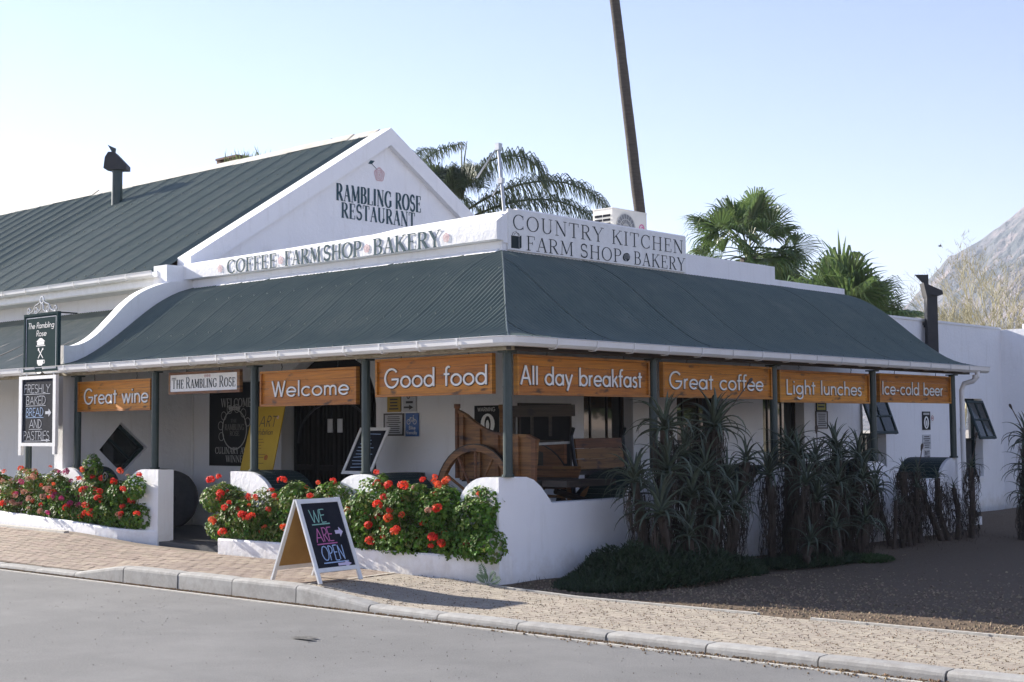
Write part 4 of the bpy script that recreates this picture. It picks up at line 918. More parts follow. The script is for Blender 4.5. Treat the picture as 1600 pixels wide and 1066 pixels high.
k.prism([(.085*math.cos(j*2*math.pi/n), .062*math.sin(j*2*math.pi/n)+.01*math.cos(j*2*math.pi/n)) for j in range(n)], (-2.069, cy0, cz0), Y, Z, X, .002); be = k.build("bread_emblem", letterk, t)
k = MB()
for i in range(5): k.bar((-2.0655, cy0-.05+i*.026, cz0-.03+i*.002), (-2.0655, cy0-.035+i*.026, cz0+.045), .002, .007, up=(1, 0, 0))
k.ring((-2.0665, cy0-.02, cz0-.05), Y, Z, .012, .018, .001, 14); k.build("bread_score_lines", lwhite, be)

# hanging pub sign and chalkboard on the left corner
t = thing("hanging_sign", "tall dark green hanging sign with house, cutlery and cup symbols under silver scrollwork", "sign", (-9.08, -.4, 2.62))
k = MB(); k.box(-9.53, -8.62, -.415, -.385, 2.63, 3.455); pn = k.build("panel", greens, t)
for (b0, b1, z0, z1) in [(-9.57, -8.58, 3.44, 3.475), (-9.57, -8.58, 2.60, 2.635), (-9.57, -9.53, 2.635, 3.44), (-8.62, -8.58, 2.635, 3.44)]:
    MB().box(b0, b1, -.425, -.375, z0, z1).build("frame_rail", greens, t)
k = MB()
for (b0, b1, z0, z1) in [(-9.51, -8.64, 3.405, 3.415), (-9.51, -8.64, 2.655, 2.665), (-9.51, -9.498, 2.665, 3.405), (-8.652, -8.64, 2.665, 3.405)]: k.box(b0, b1, -.4175, -.4155, z0, z1)
k.build("border_line", chalk, pn)
k = MB(); text(k, "The Rambling", SAN, (-9.46, -.4165, 3.25), X, Z, -Y, .085, .76, T=.10, depth=.001, shear=.25, track=.0); text(k, "Rose", SAN, (-9.22, -.4165, 3.13), X, Z, -Y, .085, .30, T=.10, depth=.001, shear=.25, track=.0); k.build("lettering", lwhite, pn)
k = MB(); o_ = Vector((-9.08, -.4165, 2.98))
k.prism([(-.13, .0), (.13, .0), (.13, .012), (-.13, .012)], o_, X, Z, -Y, .001); k.prism([(-.10, .02), (.10, .02), (.10, .065), (-.10, .065)], o_, X, Z, -Y, .001); k.prism([(-.13, .068), (.13, .068), (.03, .12), (-.03, .12)], o_, X, Z, -Y, .001)
k.build("house_symbol", lwhite, pn)
k = MB(); k.bar((-9.15, -.417, 2.80), (-9.02, -.417, 2.94), .016, .001, up=(0, 1, 0)); k.bar((-9.01, -.418, 2.80), (-9.14, -.418, 2.93), .016, .001, up=(0, 1, 0)); k.box(-9.155, -9.12, -.419, -.418, 2.915, 2.955); k.box(-9.03, -9.0, -.419, -.418, 2.92, 2.95); k.build("cutlery_symbol", lwhite, pn)
k = MB(); k.prism([(-.09, .08), (.09, .08), (.085, .03), (.05, -.005), (-.05, -.005), (-.085, .03)], (-9.09, -.4165, 2.695), X, Z, -Y, .001); k.ring((-8.985, -.417, 2.745), X, -Z, .018, .03, .001, 14); k.build("cup_symbol", lwhite, pn)
k = MB()
def spiral(c, r0, turns, s, ph): return [(c[0]+s*(r0*(1-.62*i/16))*math.cos(ph+turns*2*math.pi*i/16), -.40, c[1]+(r0*(1-.62*i/16))*math.sin(ph+turns*2*math.pi*i/16)) for i in range(17)]
for s in (1, -1):
    for cx, r0 in ((.16, .055), (.38, .05)):
        k.tube(spiral((-9.08+s*cx, 3.53), r0, 1.2, s, -math.pi/2), .010, 6)
    k.tube([(-9.08+s*.16, -.40, 3.475), (-9.08+s*.04, -.40, 3.53), (-9.08+s*.02, -.40, 3.62)], .010, 6); k.tube([(-9.08+s*.38, -.40, 3.48), (-9.08+s*.26, -.40, 3.52), (-9.08+s*.2, -.40, 3.60), (-9.08+s*.1, -.40, 3.625), (-9.08+s*.04, -.40, 3.66)], .010, 6)
k.ring((-9.08, -.395, 3.675), X, Z, .042, .06, .015, 14, rx=1.0)
k.build("scrollwork", silver, t)
k = MB(); k.bar((-8.60, -.40, 2.66), (-8.60, -.10, 2.66), .02, .02); k.bar((-8.60, -.40, 3.46), (-8.60, -.10, 3.46), .02, .02); k.build("wall_bracket", iron, t)
t = thing("hanging_chalkboard", "white framed chalkboard reading Freshly baked bread and pastries, hung under the green sign", "sign", (-9.13, -.4, 1.45))
for (b0, b1, z0, z1) in [(-9.69, -8.62, 2.49, 2.54), (-9.69, -8.62, 1.49, 1.54), (-9.69, -9.60, 1.54, 2.49), (-8.70, -8.62, 1.54, 2.49), (-9.69, -9.61, 1.35, 1.49), (-8.70, -8.63, 1.37, 1.49)]:
    MB().box(b0, b1, -.425, -.375, z0, z1).build("frame_rail", whitep, t)
pn = MB().box(-9.60, -8.70, -.41, -.385, 1.54, 2.49).build("board", blackm, t)
for i, (s, a, b) in enumerate([("FRESHLY", -9.57, -8.80), ("BAKED", -9.50, -8.92), ("BREAD", -9.50, -8.98), ("AND", -9.40, -9.02), ("PASTRIES", -9.57, -8.80)]):
    k = MB(); z = 2.285-.175*i; text(k, s, SAN, (a, -.4115, z), X, Z, -Y, .125, b-a, T=.07, depth=.001, wobble=.03, seed=i+2, shear=.05, track=-.04); k.bar((a, -.412, z-.02), (b, -.412, z-.018), .001, .007); k.build("chalk_writing", chalk if i != 2 else chalkb, pn)
def arrow(mb, o, u, v, n, L, h):
    return mb.prism([(0, -.18*h), (.55*L, -.18*h), (.55*L, -.5*h), (L, 0), (.55*L, .5*h), (.55*L, .18*h), (0, .18*h)], o, u, v, n, .001)
arrow(MB(), (-8.93, -.4115, 1.985), X, Z, -Y, .17, .12).build("chalk_arrow", chalk, pn); arrow(MB(), (-9.04, -.4115, 1.575), X, Z, -Y, .26, .05).build("chalk_arrow", chalk, pn)
for x in (-9.5, -8.72): k = MB(); k.tube([(x, -.40, 2.54), (x, -.40, 2.60)], .008, 6); k.build("hook", whitep, t)

# ------------------------------------------------------------------ A-frame pavement sign
ab = thing("pavement_sign", "white A-frame chalkboard reading We are open, standing on the kerb", "sign", (-1.235, -1.63, .135), R_(3))
def aframe(side):
    """panel leaning from its foot at x = side*half to the hinge at the top"""
    half, H, Wd = .375, .845, .62; s = side
    ft = Vector((s*half, 0, 0)); tp = Vector((s*.02, 0, H)); up = (tp-ft).normalized(); L = (tp-ft).length; n = Vector((up.z, 0, -up.x))*(1 if s > 0 else -1); n = n if n.x*s > 0 else -n
    return ft, up, n, L, Wd
for side in (1, -1):
    ft, up, n, L, Wd = aframe(side); y0, y1 = -Wd/2, Wd/2; w = .045
    for (a, b, c, d) in [(y0, y0+w, 0, L), (y1-w, y1, 0, L), (y0+w, y1-w, L-w-.005, L-.005), (y0+w, y1-w, .115, .115+w)]:
        k = MB(); k.obox(ft+Y*a+up*c-n*.022, Y, up, n, b-a, d-c, .022); k.build("frame_rail", whitep, ab, local=True)
    k = MB(); k.obox(ft+Y*(y0+w)+up*(.115+w)-n*.016, Y, up, n, Wd-2*w, L-.12-2*w, .004); k.build("plywood_back", tanply, ab, local=True)
    k = MB(); k.obox(ft+Y*(y0+w)+up*(.115+w)-n*.011, Y, up, n, Wd-2*w, L-.12-2*w, .003); bd = k.build("board", blackm, ab, local=True)
    if side == 1:
        def wr(s, m, a, b, h0, hh, sd_):
            k = MB(); o_ = ft+Y*a+up*h0-n*.0078; text(k, s, SAN, o_, Y, up, n, hh, b-a, T=.07, depth=.001, wobble=.03, seed=sd_, track=-.06); k.build("chalk_writing", m, bd, local=True)
            k = MB(); k.bar(ft+Y*(a+.0)+up*(h0-.025)-n*.0072, ft+Y*(b+.03)+up*(h0-.02)-n*.0072, .012, .001, up=n); k.build("chalk_underline", m, bd, local=True)
        wr("WE", chalkg, -.18, .04, .655, .14, 3); wr("ARE", chalkp, -.18, .07, .44, .15, 4); wr("OPEN", chalkb, -.16, .16, .235, .155, 5)
        for (a, h0, L_, hh) in ((.11, .535, .11, .11), (.03, .185, .19, .08)):
            k = MB(); arrow(k, ft+Y*a+up*h0-n*.0075, Y, up, n, L_, hh); k.build("chalk_arrow", mat("chalk_lilac", (.62, .55, .72), .95), bd, local=True)

# ------------------------------------------------------------------ things under the veranda
t = thing("welcome_board", "large black wall board reading Welcome and Culinary Award Winner with a white wreath", "sign", (-7.75, 2.18, 1.1))
pn = MB().box(-8.44, -7.05, 2.165, 2.195, 1.15, 2.45).build("board", black, t)
dim = mat("faded_white_print", (.42, .42, .40), .7)
k = MB(); text(k, "WELCOME", SER, (-8.13, 2.164, 2.07), X, Z, -Y, .13, .78, T=.15, N_=.06, depth=.001); k.build("lettering", dim, pn)
k = MB(); text(k, "THE", SER, (-7.88, 2.164, 1.83), X, Z, -Y, .05, .16, T=.16, N_=.06, depth=.001); text(k, "RAMBLING", SER, (-8.03, 2.164, 1.71), X, Z, -Y, .09, .50, T=.15, N_=.06, depth=.001); text(k, "ROSE", SER, (-7.90, 2.164, 1.62), X, Z, -Y, .07, .25, T=.15, N_=.06, depth=.001); k.build("lettering", mat("dim_grey_print", (.22, .22, .21), .7), pn)
k = MB(); text(k, "CULINARY AWARD", SER, (-8.28, 2.164, 1.34), X, Z, -Y, .10, 1.1, T=.15, N_=.06, depth=.001); text(k, "WINNER", SER, (-8.0, 2.164, 1.21), X, Z, -Y, .10, .52, T=.15, N_=.06, depth=.001); k.build("lettering", dim, pn)
k = MB(); k.ring((-7.78, 2.163, 1.72), X, Z, .30, .318, .001, 30)
for j in range(7): 
    a = R_(200-j*30); k.ring((-7.78+.36*math.cos(a), 2.1625-.0004*j, 1.72+.33*math.sin(a)), X, Z, .06, .07, .0005, 14)
for j in range(5): k.disc((-7.9+j*.06, 2.162-.001*j, 2.05+(.02 if j == 2 else 0)), X, -Z, .032, 10, .0008)
k.build("wreath", dim, pn)
t = thing("easel_poster", "tall yellow handwritten art exhibition poster leaning by the doorway", "poster", (-6.5, 1.6, 1.1), 0)
q0, q1, q2, q3 = Vector((-6.83, 1.56, 1.11)), Vector((-6.06, 1.56, 1.11)), Vector((-5.90, 1.66, 2.05)), Vector((-6.62, 1.66, 2.05))
uu = (q1-q0).normalized(); vv = (q3-q0).normalized(); nn = uu.cross(vv).normalized(); nn = -nn if nn.y > 0 else nn
k = MB(); k.add([q0, q1, q2, q3, q0-nn*.015, q1-nn*.015, q2-nn*.015, q3-nn*.015], [(0, 1, 2, 3), (7, 6, 5, 4), (0, 4, 5, 1), (1, 5, 6, 2), (2, 6, 7, 3), (3, 7, 4, 0)]); pn = k.build("board", yellowm, t)
k = MB(); text(k, "ART", SAN, q0+uu*.22+vv*.66+nn*.001, uu, vv, nn, .16, .40, T=.08, depth=.001, wobble=.02); text(k, "Exhibition".replace('x', 'x').replace('E', 'E'), SAN, q0+uu*.16+vv*.54+nn*.001, uu, vv, nn, .09, .42, T=.09, depth=.001, shear=.1); k.build("handwriting", inkm, pn)
k = MB(); r = random.Random(3)
for j in range(9):
    a = .12+r.uniform(0, .2); h = .47-j*.045; k.bar(q0+uu*a+vv*h+nn*.002, q0+uu*(a+r.uniform(.12, .3))+vv*(h+.003)+nn*.002, .010, .001, up=nn)
k.build("handwriting", mat("faint_brown_ink", (.22, .13, .02), .8), pn)
rose(MB(), q0+uu*.55+vv*.2+nn*.001, uu, vv, .04).build("rose_drawing", mat("red_ink", (.35, .03, .02), .8), pn)
rose(MB(), q0+uu*.62+vv*.8+nn*.001, uu, vv, .025).build("rose_drawing", pinkm, pn)
t = thing("leaning_chalkboard", "white framed menu chalkboard leaning behind the rounded pier by the door", "sign", (-4.1, 1.7, 1.1))
q0, q1, q3 = Vector((-4.60, 1.62, 1.09)), Vector((-4.00, 1.62, 1.09)), Vector((-4.36, 1.76, 1.72)); uu = (q1-q0).normalized(); vv = (q3-q0).normalized(); nn = uu.cross(vv).normalized(); nn = -nn if nn.y > 0 else nn; Wd = .60; L = .69
for (a, b, c, d) in [(0, .045, 0, L), (Wd-.045, Wd, 0, L), (.045, Wd-.045, 0, .045), (.045, Wd-.045, L-.045, L)]:
    k = MB(); k.obox(q0+uu*a+vv*c, uu, vv, nn, b-a, d-c, .02); k.build("frame_rail", whitep, t)
k = MB(); k.obox(q0+uu*.045+vv*.045, uu, vv, nn, Wd-.09, L-.09, .008); pn = k.build("board", blackm, t)
k = MB(); r = random.Random(8)
for j in range(11): 
    c = .60-j*.05; a = .1+r.uniform(0, .06); k.bar(q0+uu*a+vv*c+nn*.0095, q0+uu*(a+r.uniform(.12, .36))+vv*(c+r.uniform(-.01, .01))+nn*.0095, .009, .001, up=nn)
k.build("chalk_marks", chalkb, pn)
def notice(label, cat, m, x0, x1, z0, z1, lines=0, side=False, a=None, frame=None, thick=.008, group=None, y=2.19):
    if side: t = thing("notice", label, cat, (-2.095, (x0+x1)/2, z0), group=group); bx = lambda k, p0, p1, c0, c1, d0, d1: k.box(-2.095+d0, -2.095+d1, p0, p1, c0, c1)
    else: t = thing("notice", label, cat, ((x0+x1)/2, y, z0), group=group); bx = lambda k, p0, p1, c0, c1, d0, d1: k.box(p0, p1, y-d1, y-d0, c0, c1)
    k = MB(); bx(k, x0, x1, z0, z1, 0, thick); pn = k.build("sheet", m, t)
    if frame:
        for (p0, p1, c0, c1) in [(x0-.02, x1+.02, z1, z1+.02), (x0-.02, x1+.02, z0-.02, z0), (x0-.02, x0, z0, z1), (x1, x1+.02, z0, z1)]:
            k = MB(); bx(k, p0, p1, c0, c1, 0, thick+.006); k.build("frame_rail", frame, t)
    if lines:
        k = MB(); r = random.Random(int(x0*100)); w = x1-x0
        for j in range(lines):
            zc = z1-(z1-z0)*(j+1)/(lines+1); q_ = r.uniform(.55, .85)/2*w; h = (z1-z0)/(lines+1)*.22; c = (x0+x1)/2
            bx(k, c-q_, c+q_, zc-h, zc+h, thick+.0006, thick+.0014)
        k.build("print_lines", inkm, pn)
    return t, pn, bx
notice("small yellow warning notice above the framed info sheet", "notice", mat("yellow_notice", (.42, .27, .03), .6), -4.29, -4.02, 1.94, 2.2, 5)
t, pn, bx = notice("white notice with a black arrow above the blue bicycle notice", "notice", paperm, -3.97, -3.71, 1.94, 2.2, 0)
k = MB(); arrow(k, (-3.95, 2.1805, 2.0), X, Z, -Y, .19, .07); k.build("black_arrow", inkm, pn); k = MB(); k.box(-3.91, -3.77, 2.180, 2.1815, 2.055, 2.085); k.ring((-3.86, 2.181, 2.15), X, Z, .02, .035, .001, 12); k.build("print_mark", inkm, pn)
notice("grey framed information sheet on the wall left of the blue notice", "notice", paperm, -4.34, -3.98, 1.63, 1.9, 9, frame=darkw)
t, pn, bx = notice("blue bike friendly notice with a white bicycle", "notice", bluem, -3.92, -3.66, 1.60, 1.92, 0)
k = MB(); k.ring((-3.855, 2.181, 1.80), X, Z, .028, .036, .001, 16); k.ring((-3.735, 2.181, 1.80), X, Z, .028, .036, .001, 16)
for a, b in [((-3.855, 1.80), (-3.825, 1.86)), ((-3.825, 1.86), (-3.755, 1.85)), ((-3.755, 1.85), (-3.79, 1.80)), ((-3.79, 1.80), (-3.825, 1.86)), ((-3.735, 1.80), (-3.765, 1.885)), ((-3.765, 1.885), (-3.745, 1.89))]: k.bar((a[0], 2.1805, a[1]), (b[0], 2.1805, b[1]), .006, .001, up=(0, 1, 0))
k.build("bicycle_symbol", lwhite, pn); k = MB(); text(k, "Bike", SAN, (-3.85, 2.1815, 1.695), X, Z, -Y, .05, .13, T=.13, depth=.0008); text(k, "friendly", SAN, (-3.90, 2.1815, 1.63), X, Z, -Y, .05, .21, T=.13, depth=.0008); k.build("lettering", lwhite, pn)
t, pn, bx = notice("black warning poster with a white penguin oval, behind the wagon", "notice", black, -2.60, -2.16, 1.55, 2.0, 0)
k = MB(); text(k, "WARNING", SAN, (-2.54, 2.1815, 1.925), X, Z, -Y, .05, .32, T=.2, depth=.0008); k.build("lettering", dim, pn)
def penguin(mk, cx, cz, rx, rz, pn):
    """an oval with a plain standing bird"""
    el = lambda a, b, dx=0, dz=0, n=20: [(dx+a*math.cos(2*math.pi*j/n), dz+b*math.sin(2*math.pi*j/n)) for j in range(n)]
    mk(el(rx, rz), 0).build("white_oval", lwhite, pn); mk(el(rx*.45, rz*.78, 0, -.02*rz), 1).build("bird_body", black, pn); mk(el(rx*.24, rz*.5, 0, -rz*.12), 2).build("bird_belly", lwhite, pn)
penguin(lambda poly, i: MB().prism(poly, (-2.36, 2.1815-.0015*i, 1.76), X, Z, -Y, .001), 0, 0, .125, .135, pn)
t = thing("blackboard", "plain black wall board on the side wall behind the wagon", "board", (-2.09, 3.0, 1.15)); MB().box(-2.095, -2.07, 2.50, 3.50, 1.0, 2.0).build("board", black, t)
for b0, b1, z0, z1 in [(2.47, 3.53, 2.0, 2.03), (2.47, 3.53, .97, 1.0), (2.47, 2.5, 1.0, 2.0), (3.5, 3.53, 1.0, 2.0)]: MB().box(-2.095, -2.06, b0, b1, z0, z1).build("frame_rail", darkw, t)
notice("yellow notice under the Light lunches sign", "notice", mat("yellow_notice_side", (.42, .36, .03), .6), 10.05, 10.34, 1.98, 2.2, 3, side=True, frame=black)
notice("grey framed sheet just below the yellow notice on the side wall", "notice", paperm, 10.03, 10.38, 1.68, 1.94, 7, side=True, frame=darkw)
t, pn, bx = notice("black and white penguin poster on the far side wall", "notice", black, 13.93, 14.26, 1.62, 1.97, 0, side=True)
k = MB(); k.box(-2.086, -2.0855, 13.97, 14.22, 1.905, 1.945); k.build("print_bar", dim, pn)
penguin(lambda poly, i: MB().prism(poly, (-2.0855+.0015*i, 14.09, 1.76), Y, Z, X, .001), 0, 0, .10, .12, pn)
t, pn, bx = notice("tiny round no entry sticker beside the penguin poster", "notice", lwhite, 14.31, 14.41, 1.76, 1.93, 0, side=True, thick=.003)
k = MB(); k.ring((-2.0915, 14.36, 1.845), Y, Z, .038, .05, .001, 18, rx=1.0); k.bar((-2.091, 14.33, 1.845), (-2.091, 14.39, 1.845), .001, .02); k.build("red_ring", mat("sticker_red", (.35, .04, .04), .6), pn)
notice("white typed notice under the penguin poster", "notice", paperm, 13.92, 14.26, 1.25, 1.53, 6, side=True)
t, pn, bx = notice("narrow white notice reading Butt Stop, lowest on the far side wall", "notice", paperm, 13.97, 14.22, .97, 1.24, 0, side=True)
k = MB(); text(k, "BUTT", SAN, (-2.086, 14.0, 1.15), Y, Z, X, .065, .19, T=.2, depth=.0008); text(k, "STOP", SAN, (-2.086, 14.0, 1.06), Y, Z, X, .065, .19, T=.2, depth=.0008); k.build("lettering", inkm, pn)

# millstone, barrels
def lathe(mb, prof, c, n=24):
    b = len(mb.v); m_ = len(prof)
    for (r_, z) in prof:
        for j in range(n): mb.v.append((c[0]+r_*math.cos(2*math.pi*j/n), c[1]+r_*math.sin(2*math.pi*j/n), c[2]+z))
    for i in range(m_-1):
        for j in range(n): mb.f.append((b+i*n+j, b+i*n+(j+1) % n, b+(i+1)*n+(j+1) % n, b+(i+1)*n+j))
    mb.f.append(tuple(b+j for j in range(n))[::-1]); mb.f.append(tuple(b+(m_-1)*n+j for j in range(n))); return mb
k = MB(); n = 40; prof_ = [(0.0, .07), (.10, .07), (.105, .02), (.12, .02), (.125, .07), (.40, .07), (.435, .055), (.45, .02), (.45, -.04), (.43, -.07), (0, -.07)]
b = 0
for (r_, z) in prof_:
    for j in range(n):
        a = 2*math.pi*j/n; w_ = 1+.015*noise.noise(Vector((math.cos(a)*3, math.sin(a)*3, z*9))); k.v.append((r_*w_*math.cos(a), -z, r_*w_*math.sin(a)))
for i in range(len(prof_)-1):
    for j in range(n): k.f.append((i*n+j, i*n+(j+1) % n, (i+1)*n+(j+1) % n, (i+1)*n+j))
ms = k.build("millstone", stonem); ms.location = (-8.45, 1.45, .64); ms.rotation_euler = (R_(-8), 0, R_(30)); tag(ms, "large round dark millstone leaning in the veranda corner behind the white pillar", "millstone")
def barrel(x, y, z, r, h, label):
    t = thing("barrel", label, "barrel", (x, y, z), group="old wooden barrels under the veranda"); n = 14
    for j in range(n):
        a0, a1 = 2*math.pi*(j+.03)/n, 2*math.pi*(j+.97)/n; k = MB()
        for i in range(6):
            f = i/5; rr = r*(1-.16*(2*f-1)**2)
            for a, q_ in ((a0, rr), (a1, rr), (a1, rr-.02), (a0, rr-.02)): k.v.append((x+q_*math.cos(a), y+q_*math.sin(a), z+h*f))
        for i in range(5):
            for q_ in range(4): k.f.append((i*4+q_, i*4+(q_+1) % 4, (i+1)*4+(q_+1) % 4, (i+1)*4+q_))
        k.f += [(3, 2, 1, 0), (20, 21, 22, 23)]; k.build("stave", darkw, t)
    for f in (.1, .32, .68, .9):
        rr = r*(1-.16*(2*f-1)**2)+.004; k = MB(); k.ring((x, y, z+h*f), X, Y, rr-.005, rr+.003, .035, 24); k.build("hoop", iron, t)
    k = MB(); k.disc((x, y, z+h-.05), X, Y, r*.83, 20, .02); k.build("lid", darkw, t)
barrel(-3.45, 1.75, .2, .30, .92, "dark wooden barrel behind the leaning menu chalkboard")
barrel(-5.95, 1.15, .2, .33, .88, "dark wooden barrel below the yellow poster beside the doorway")
t = thing("boot_scraper", "black curled iron plant stand behind the left planter", "stand", (-7.2, .5, .2))
k = MB(); k.tube([(-7.3, .5, .2), (-7.3, .5, .95), (-7.2, .5, 1.12), (-7.08, .5, 1.08), (-7.05, .5, .95)], .016, 6); k.tube(spiral((-7.3, 1.06), .07, 1.2, 1, 0), .012, 6); k.build("curled_bar", iron, t)

# ------------------------------------------------------------------ horse wagon parked under the veranda
wg = thing("horse_wagon", "old brown wooden horse wagon with big spoked wheel, parked under the corner of the veranda", "wagon", (-1.1, 1.2, .2))
def wheel(c, r, ax, nsp=12, parent=wg):
    """ax: unit vector of the axle"""
    ax = Vector(ax).normalized(); u = ax.cross(Z).normalized(); v = Z
    k = MB(); k.ring(Vector(c)-ax*.03, u, v if ax.dot(u.cross(v)) > 0 else -v, r-.09, r-.012, .06, 36); w = k.build("wheel", cartw, parent, smooth=False)
    k = MB(); k.ring(Vector(c)-ax*.034, u, v if ax.dot(u.cross(v)) > 0 else -v, r-.012, r, .068, 36); k.build("iron_tyre", iron, w)
    k = MB(); k.tube([Vector(c)-ax*.16, Vector(c)-ax*.08, Vector(c)+ax*.08, Vector(c)+ax*.16], [.055, .085, .085, .055], 12); k.build("hub", cartw, w)
    for j in range(nsp):
        a = 2*math.pi*j/nsp; d = u*math.cos(a)+v*math.sin(a); k = MB(); k.tube([Vector(c)+d*.06, Vector(c)+d*(r*.5), Vector(c)+d*(r-.08)], [.024, .018, .02], 6, caps=False); k.build("spoke", cartw, w)
    return w
wheel((-1.38, .93, .86), .66, (0, 1, 0), 12); wheel((-1.38, 1.97, .86), .66, (0, 1, 0), 12)
k = MB(); k.tube([(-1.38, .85, .86), (-1.38, 2.0, .86)], .035, 8); k.build("axle", iron, wg)
def cart_side(y):
    pts = [(-1.66, 1.10), (-.60, 1.05), (-.52, 1.30), (-.50, 1.55), (-.66, 1.61), (-.95, 1.615), (-1.18, 1.64), (-1.36, 1.69), (-1.52, 1.77), (-1.66, 1.86), (-1.78, 1.91), (-1.80, 1.5)]
    if y > 1.5: pts = [(a, min(b, 1.22)) for a, b in pts]
    n_ = 5
    k = MB(); k.prism(pts, (0, y+.03, 0), X, Z, -Y, .03); s = k.build("body_side", cartw, wg)
    for x0, z1 in ((-1.70, 1.86), (-1.42, 1.70), (-1.12, 1.62), (-.80, 1.61), (-.54, 1.56)) if y < 1.5 else (): k = MB(); k.box(x0-.03, x0+.03, y-.035, y+.0, 1.08, z1); k.build("rib", cartw, s)
    top = pts[3:11]
    for a, b in zip(top, top[1:]): k = MB(); k.bar((a[0], y+.012, a[1]), (b[0], y+.012, b[1]), .06, .035); k.build("top_rail", cartw, s)
    return s
cart_side(1.05); cart_side(1.85)
k = MB(); k.box(-1.76, -.55, 1.08, 1.85, 1.06, 1.10); k.build("floor_board", darkw, wg)
k = MB(); k.box(-1.84, -.62, 1.84, 1.88, 1.84, 1.98); k.build("back_rail", darkw, wg)
for x in (-1.6, -1.3, -1.0): k = MB(); k.box(x-.015, x+.015, 1.845, 1.875, 1.6, 1.84); k.build("rail_spindle", darkw, wg)
for y in (1.05, 1.85): k = MB(); k.tube([(-1.80, y, 1.1), (-1.80, y, 1.95)], .03, 8); k.disc((-1.80, y, 1.95), X, Y, .04, 10, .05); k.build("corner_stake", cartw, wg)
t2 = wg
k = MB(); k.box(-.48, -.10, 1.10, 2.0, 1.02, 1.09); k.box(-1.9, -.95, 2.0, 2.06, 1.0, 1.55); k.build("dark_box", darkw, wg)
k = MB(); k.box(-1.2, -.86, 1.95, 2.0, .95, 1.5); k.build("dashboard", cartw, wg)
k = MB(); k.bar((-.90, 1.10, 1.50), (-.86, 2.05, 1.52), .03, .03); k.build("steel_strap", steel, wg)
# driver's bench, facing down the side veranda
for i in range(3):
    k = MB(); k.obox((-.80-.02*i, 2.12, 1.19+i*.128), Y, Vector((-.12, 0, 1)).normalized(), X, .92, .124, .028); k.build("bench_back_board", cartw, wg)
for y in (2.06, 3.08):
    k = MB(); k.tube([(-.74, y, 1.12), (-.79, y, 1.3), (-.84, y, 1.6), (-.80, y, 1.70)], .025, 8); k.build("bench_arm_iron", iron, wg)
k = MB(); k.box(-1.35, -.80, 2.1, 3.05, 1.12, 1.17); k.build("bench_seat", darkw, wg)
k = MB(); k.box(-1.3, -.75, 1.1, 3.1, .98, 1.05); k.build("chassis_rail", darkw, wg)
wheel((-.66, 2.25, .60), .42, (1, 0, 0), 10); wheel((-1.5, 2.95, .60), .42, (1, 0, 0), 10)
k = MB(); k.tube([(-.62, 1.5, .95), (-.55, 2.0, .82), (-.42, 3.1, .80)], .035, 8); k.build("drawbar", darkw, wg)
for y in (1.5, 2.0, 2.6): k = MB(); k.bar((-.9, y, .98), (-.72, y+.1, .55), .045, .02); k.build("leaf_spring", iron, wg)

# ------------------------------------------------------------------ planters
def planter(label, pts, thick, zsoil, close_ends):
    t = thing("planter", label, "planter", (pts[0][0], pts[0][1], 0)); n = len(pts)
    k = MB(); 
    for i, (x, y, z0, z1) in enumerate(pts):
        a = Vector(pts[max(i-1, 0)][:2]); b = Vector(pts[min(i+1, n-1)][:2]); d = (b-a).normalized(); nn_ = Vector((d.y, -d.x))  # outward (towards the street)
        for (o_, zz) in ((-.006, z0), (0, z1-.02), (-.012, z1), (-thick+.01, z1), (-thick, z1-.01), (-thick, z0)): k.v.append((x+nn_.x*o_, y+nn_.y*o_, zz+.004*noise.noise(Vector((x*4, zz*9, 0)))))
    for i in range(n-1):
        for j in range(5): k.f.append((i*6+j, (i+1)*6+j, (i+1)*6+j+1, i*6+j+1))
    k.f.append(tuple(range(6))); k.f.append(tuple((n-1)*6+j for j in range(6))[::-1])
    k.build("planter_wall", white, t)
    k = MB(); P = [(p[0], p[1]) for p in pts]; back = -.14
    for i in range(n-1): k.add([(P[i][0], P[i][1]+.02, pts[i][3]-.06), (P[i+1][0], P[i+1][1]+.02, pts[i+1][3]-.06), (P[i+1][0], max(back, P[i+1][1]+.03), pts[i+1][3]-.06), (P[i][0], back, pts[i][3]-.06)], [(0, 1, 2, 3)])
    k.build("soil", soil, t)
    return t
planter("low white curved planter wall in front of the corner, full of red geraniums", [(-4.62, -.14, .05, .335), (-4.63, -.30, .05, .335), (-4.62, -.43, .05, .335), (-4.56, -.475, .05, .335), (-4.4, -.47, .05, .335), (-3.4, -.43, .05, .335), (-2.4, -.40, .0, .335), (-1.6, -.385, .0, .335), (-1.1, -.365, .0, .335), (-.7, -.33, .0, .333), (-.4, -.27, -.05, .33), (-.18, -.195, -.05, .33), (-.04, -.10, -.05, .33), (.012, .04, -.05, .33)], .11, .28, True)
planter("low white planter wall left of the entrance, with mixed pink and red geraniums", [(-12.5, -.22, .1, .52), (-11.4, -.25, .1, .50), (-10.3, -.30, .1, .472), (-9.3, -.34, .1, .445), (-8.3, -.37, .05, .415), (-7.6, -.37, .05, .375), (-7.1, -.33, .05, .35), (-6.7, -.24, .05, .34), (-6.42, -.155, .05, .34)], .11, .3, False)
k = MB(); n = 12
for i in range(n):
    x0, x1 = -11.0+.24*i, -11.0+.24*(i+1); z0, z1 = ground_z(x0, -.52), ground_z(x1, -.52)
    k.add([(x0, -.56, z0-.03), (x1, -.56, z1-.03), (x1, -.47, z1-.03), (x0, -.47, z0-.03), (x0, -.555, z0+.022), (x1, -.555, z1+.022), (x1, -.475, z1+.026), (x0, -.475, z0+.026)], [(4, 5, 6, 7), (0, 1, 5, 4), (1, 2, 6, 5), (2, 3, 7, 6), (3, 0, 4, 7)])
k.build("paving_edge", edgem, pave)

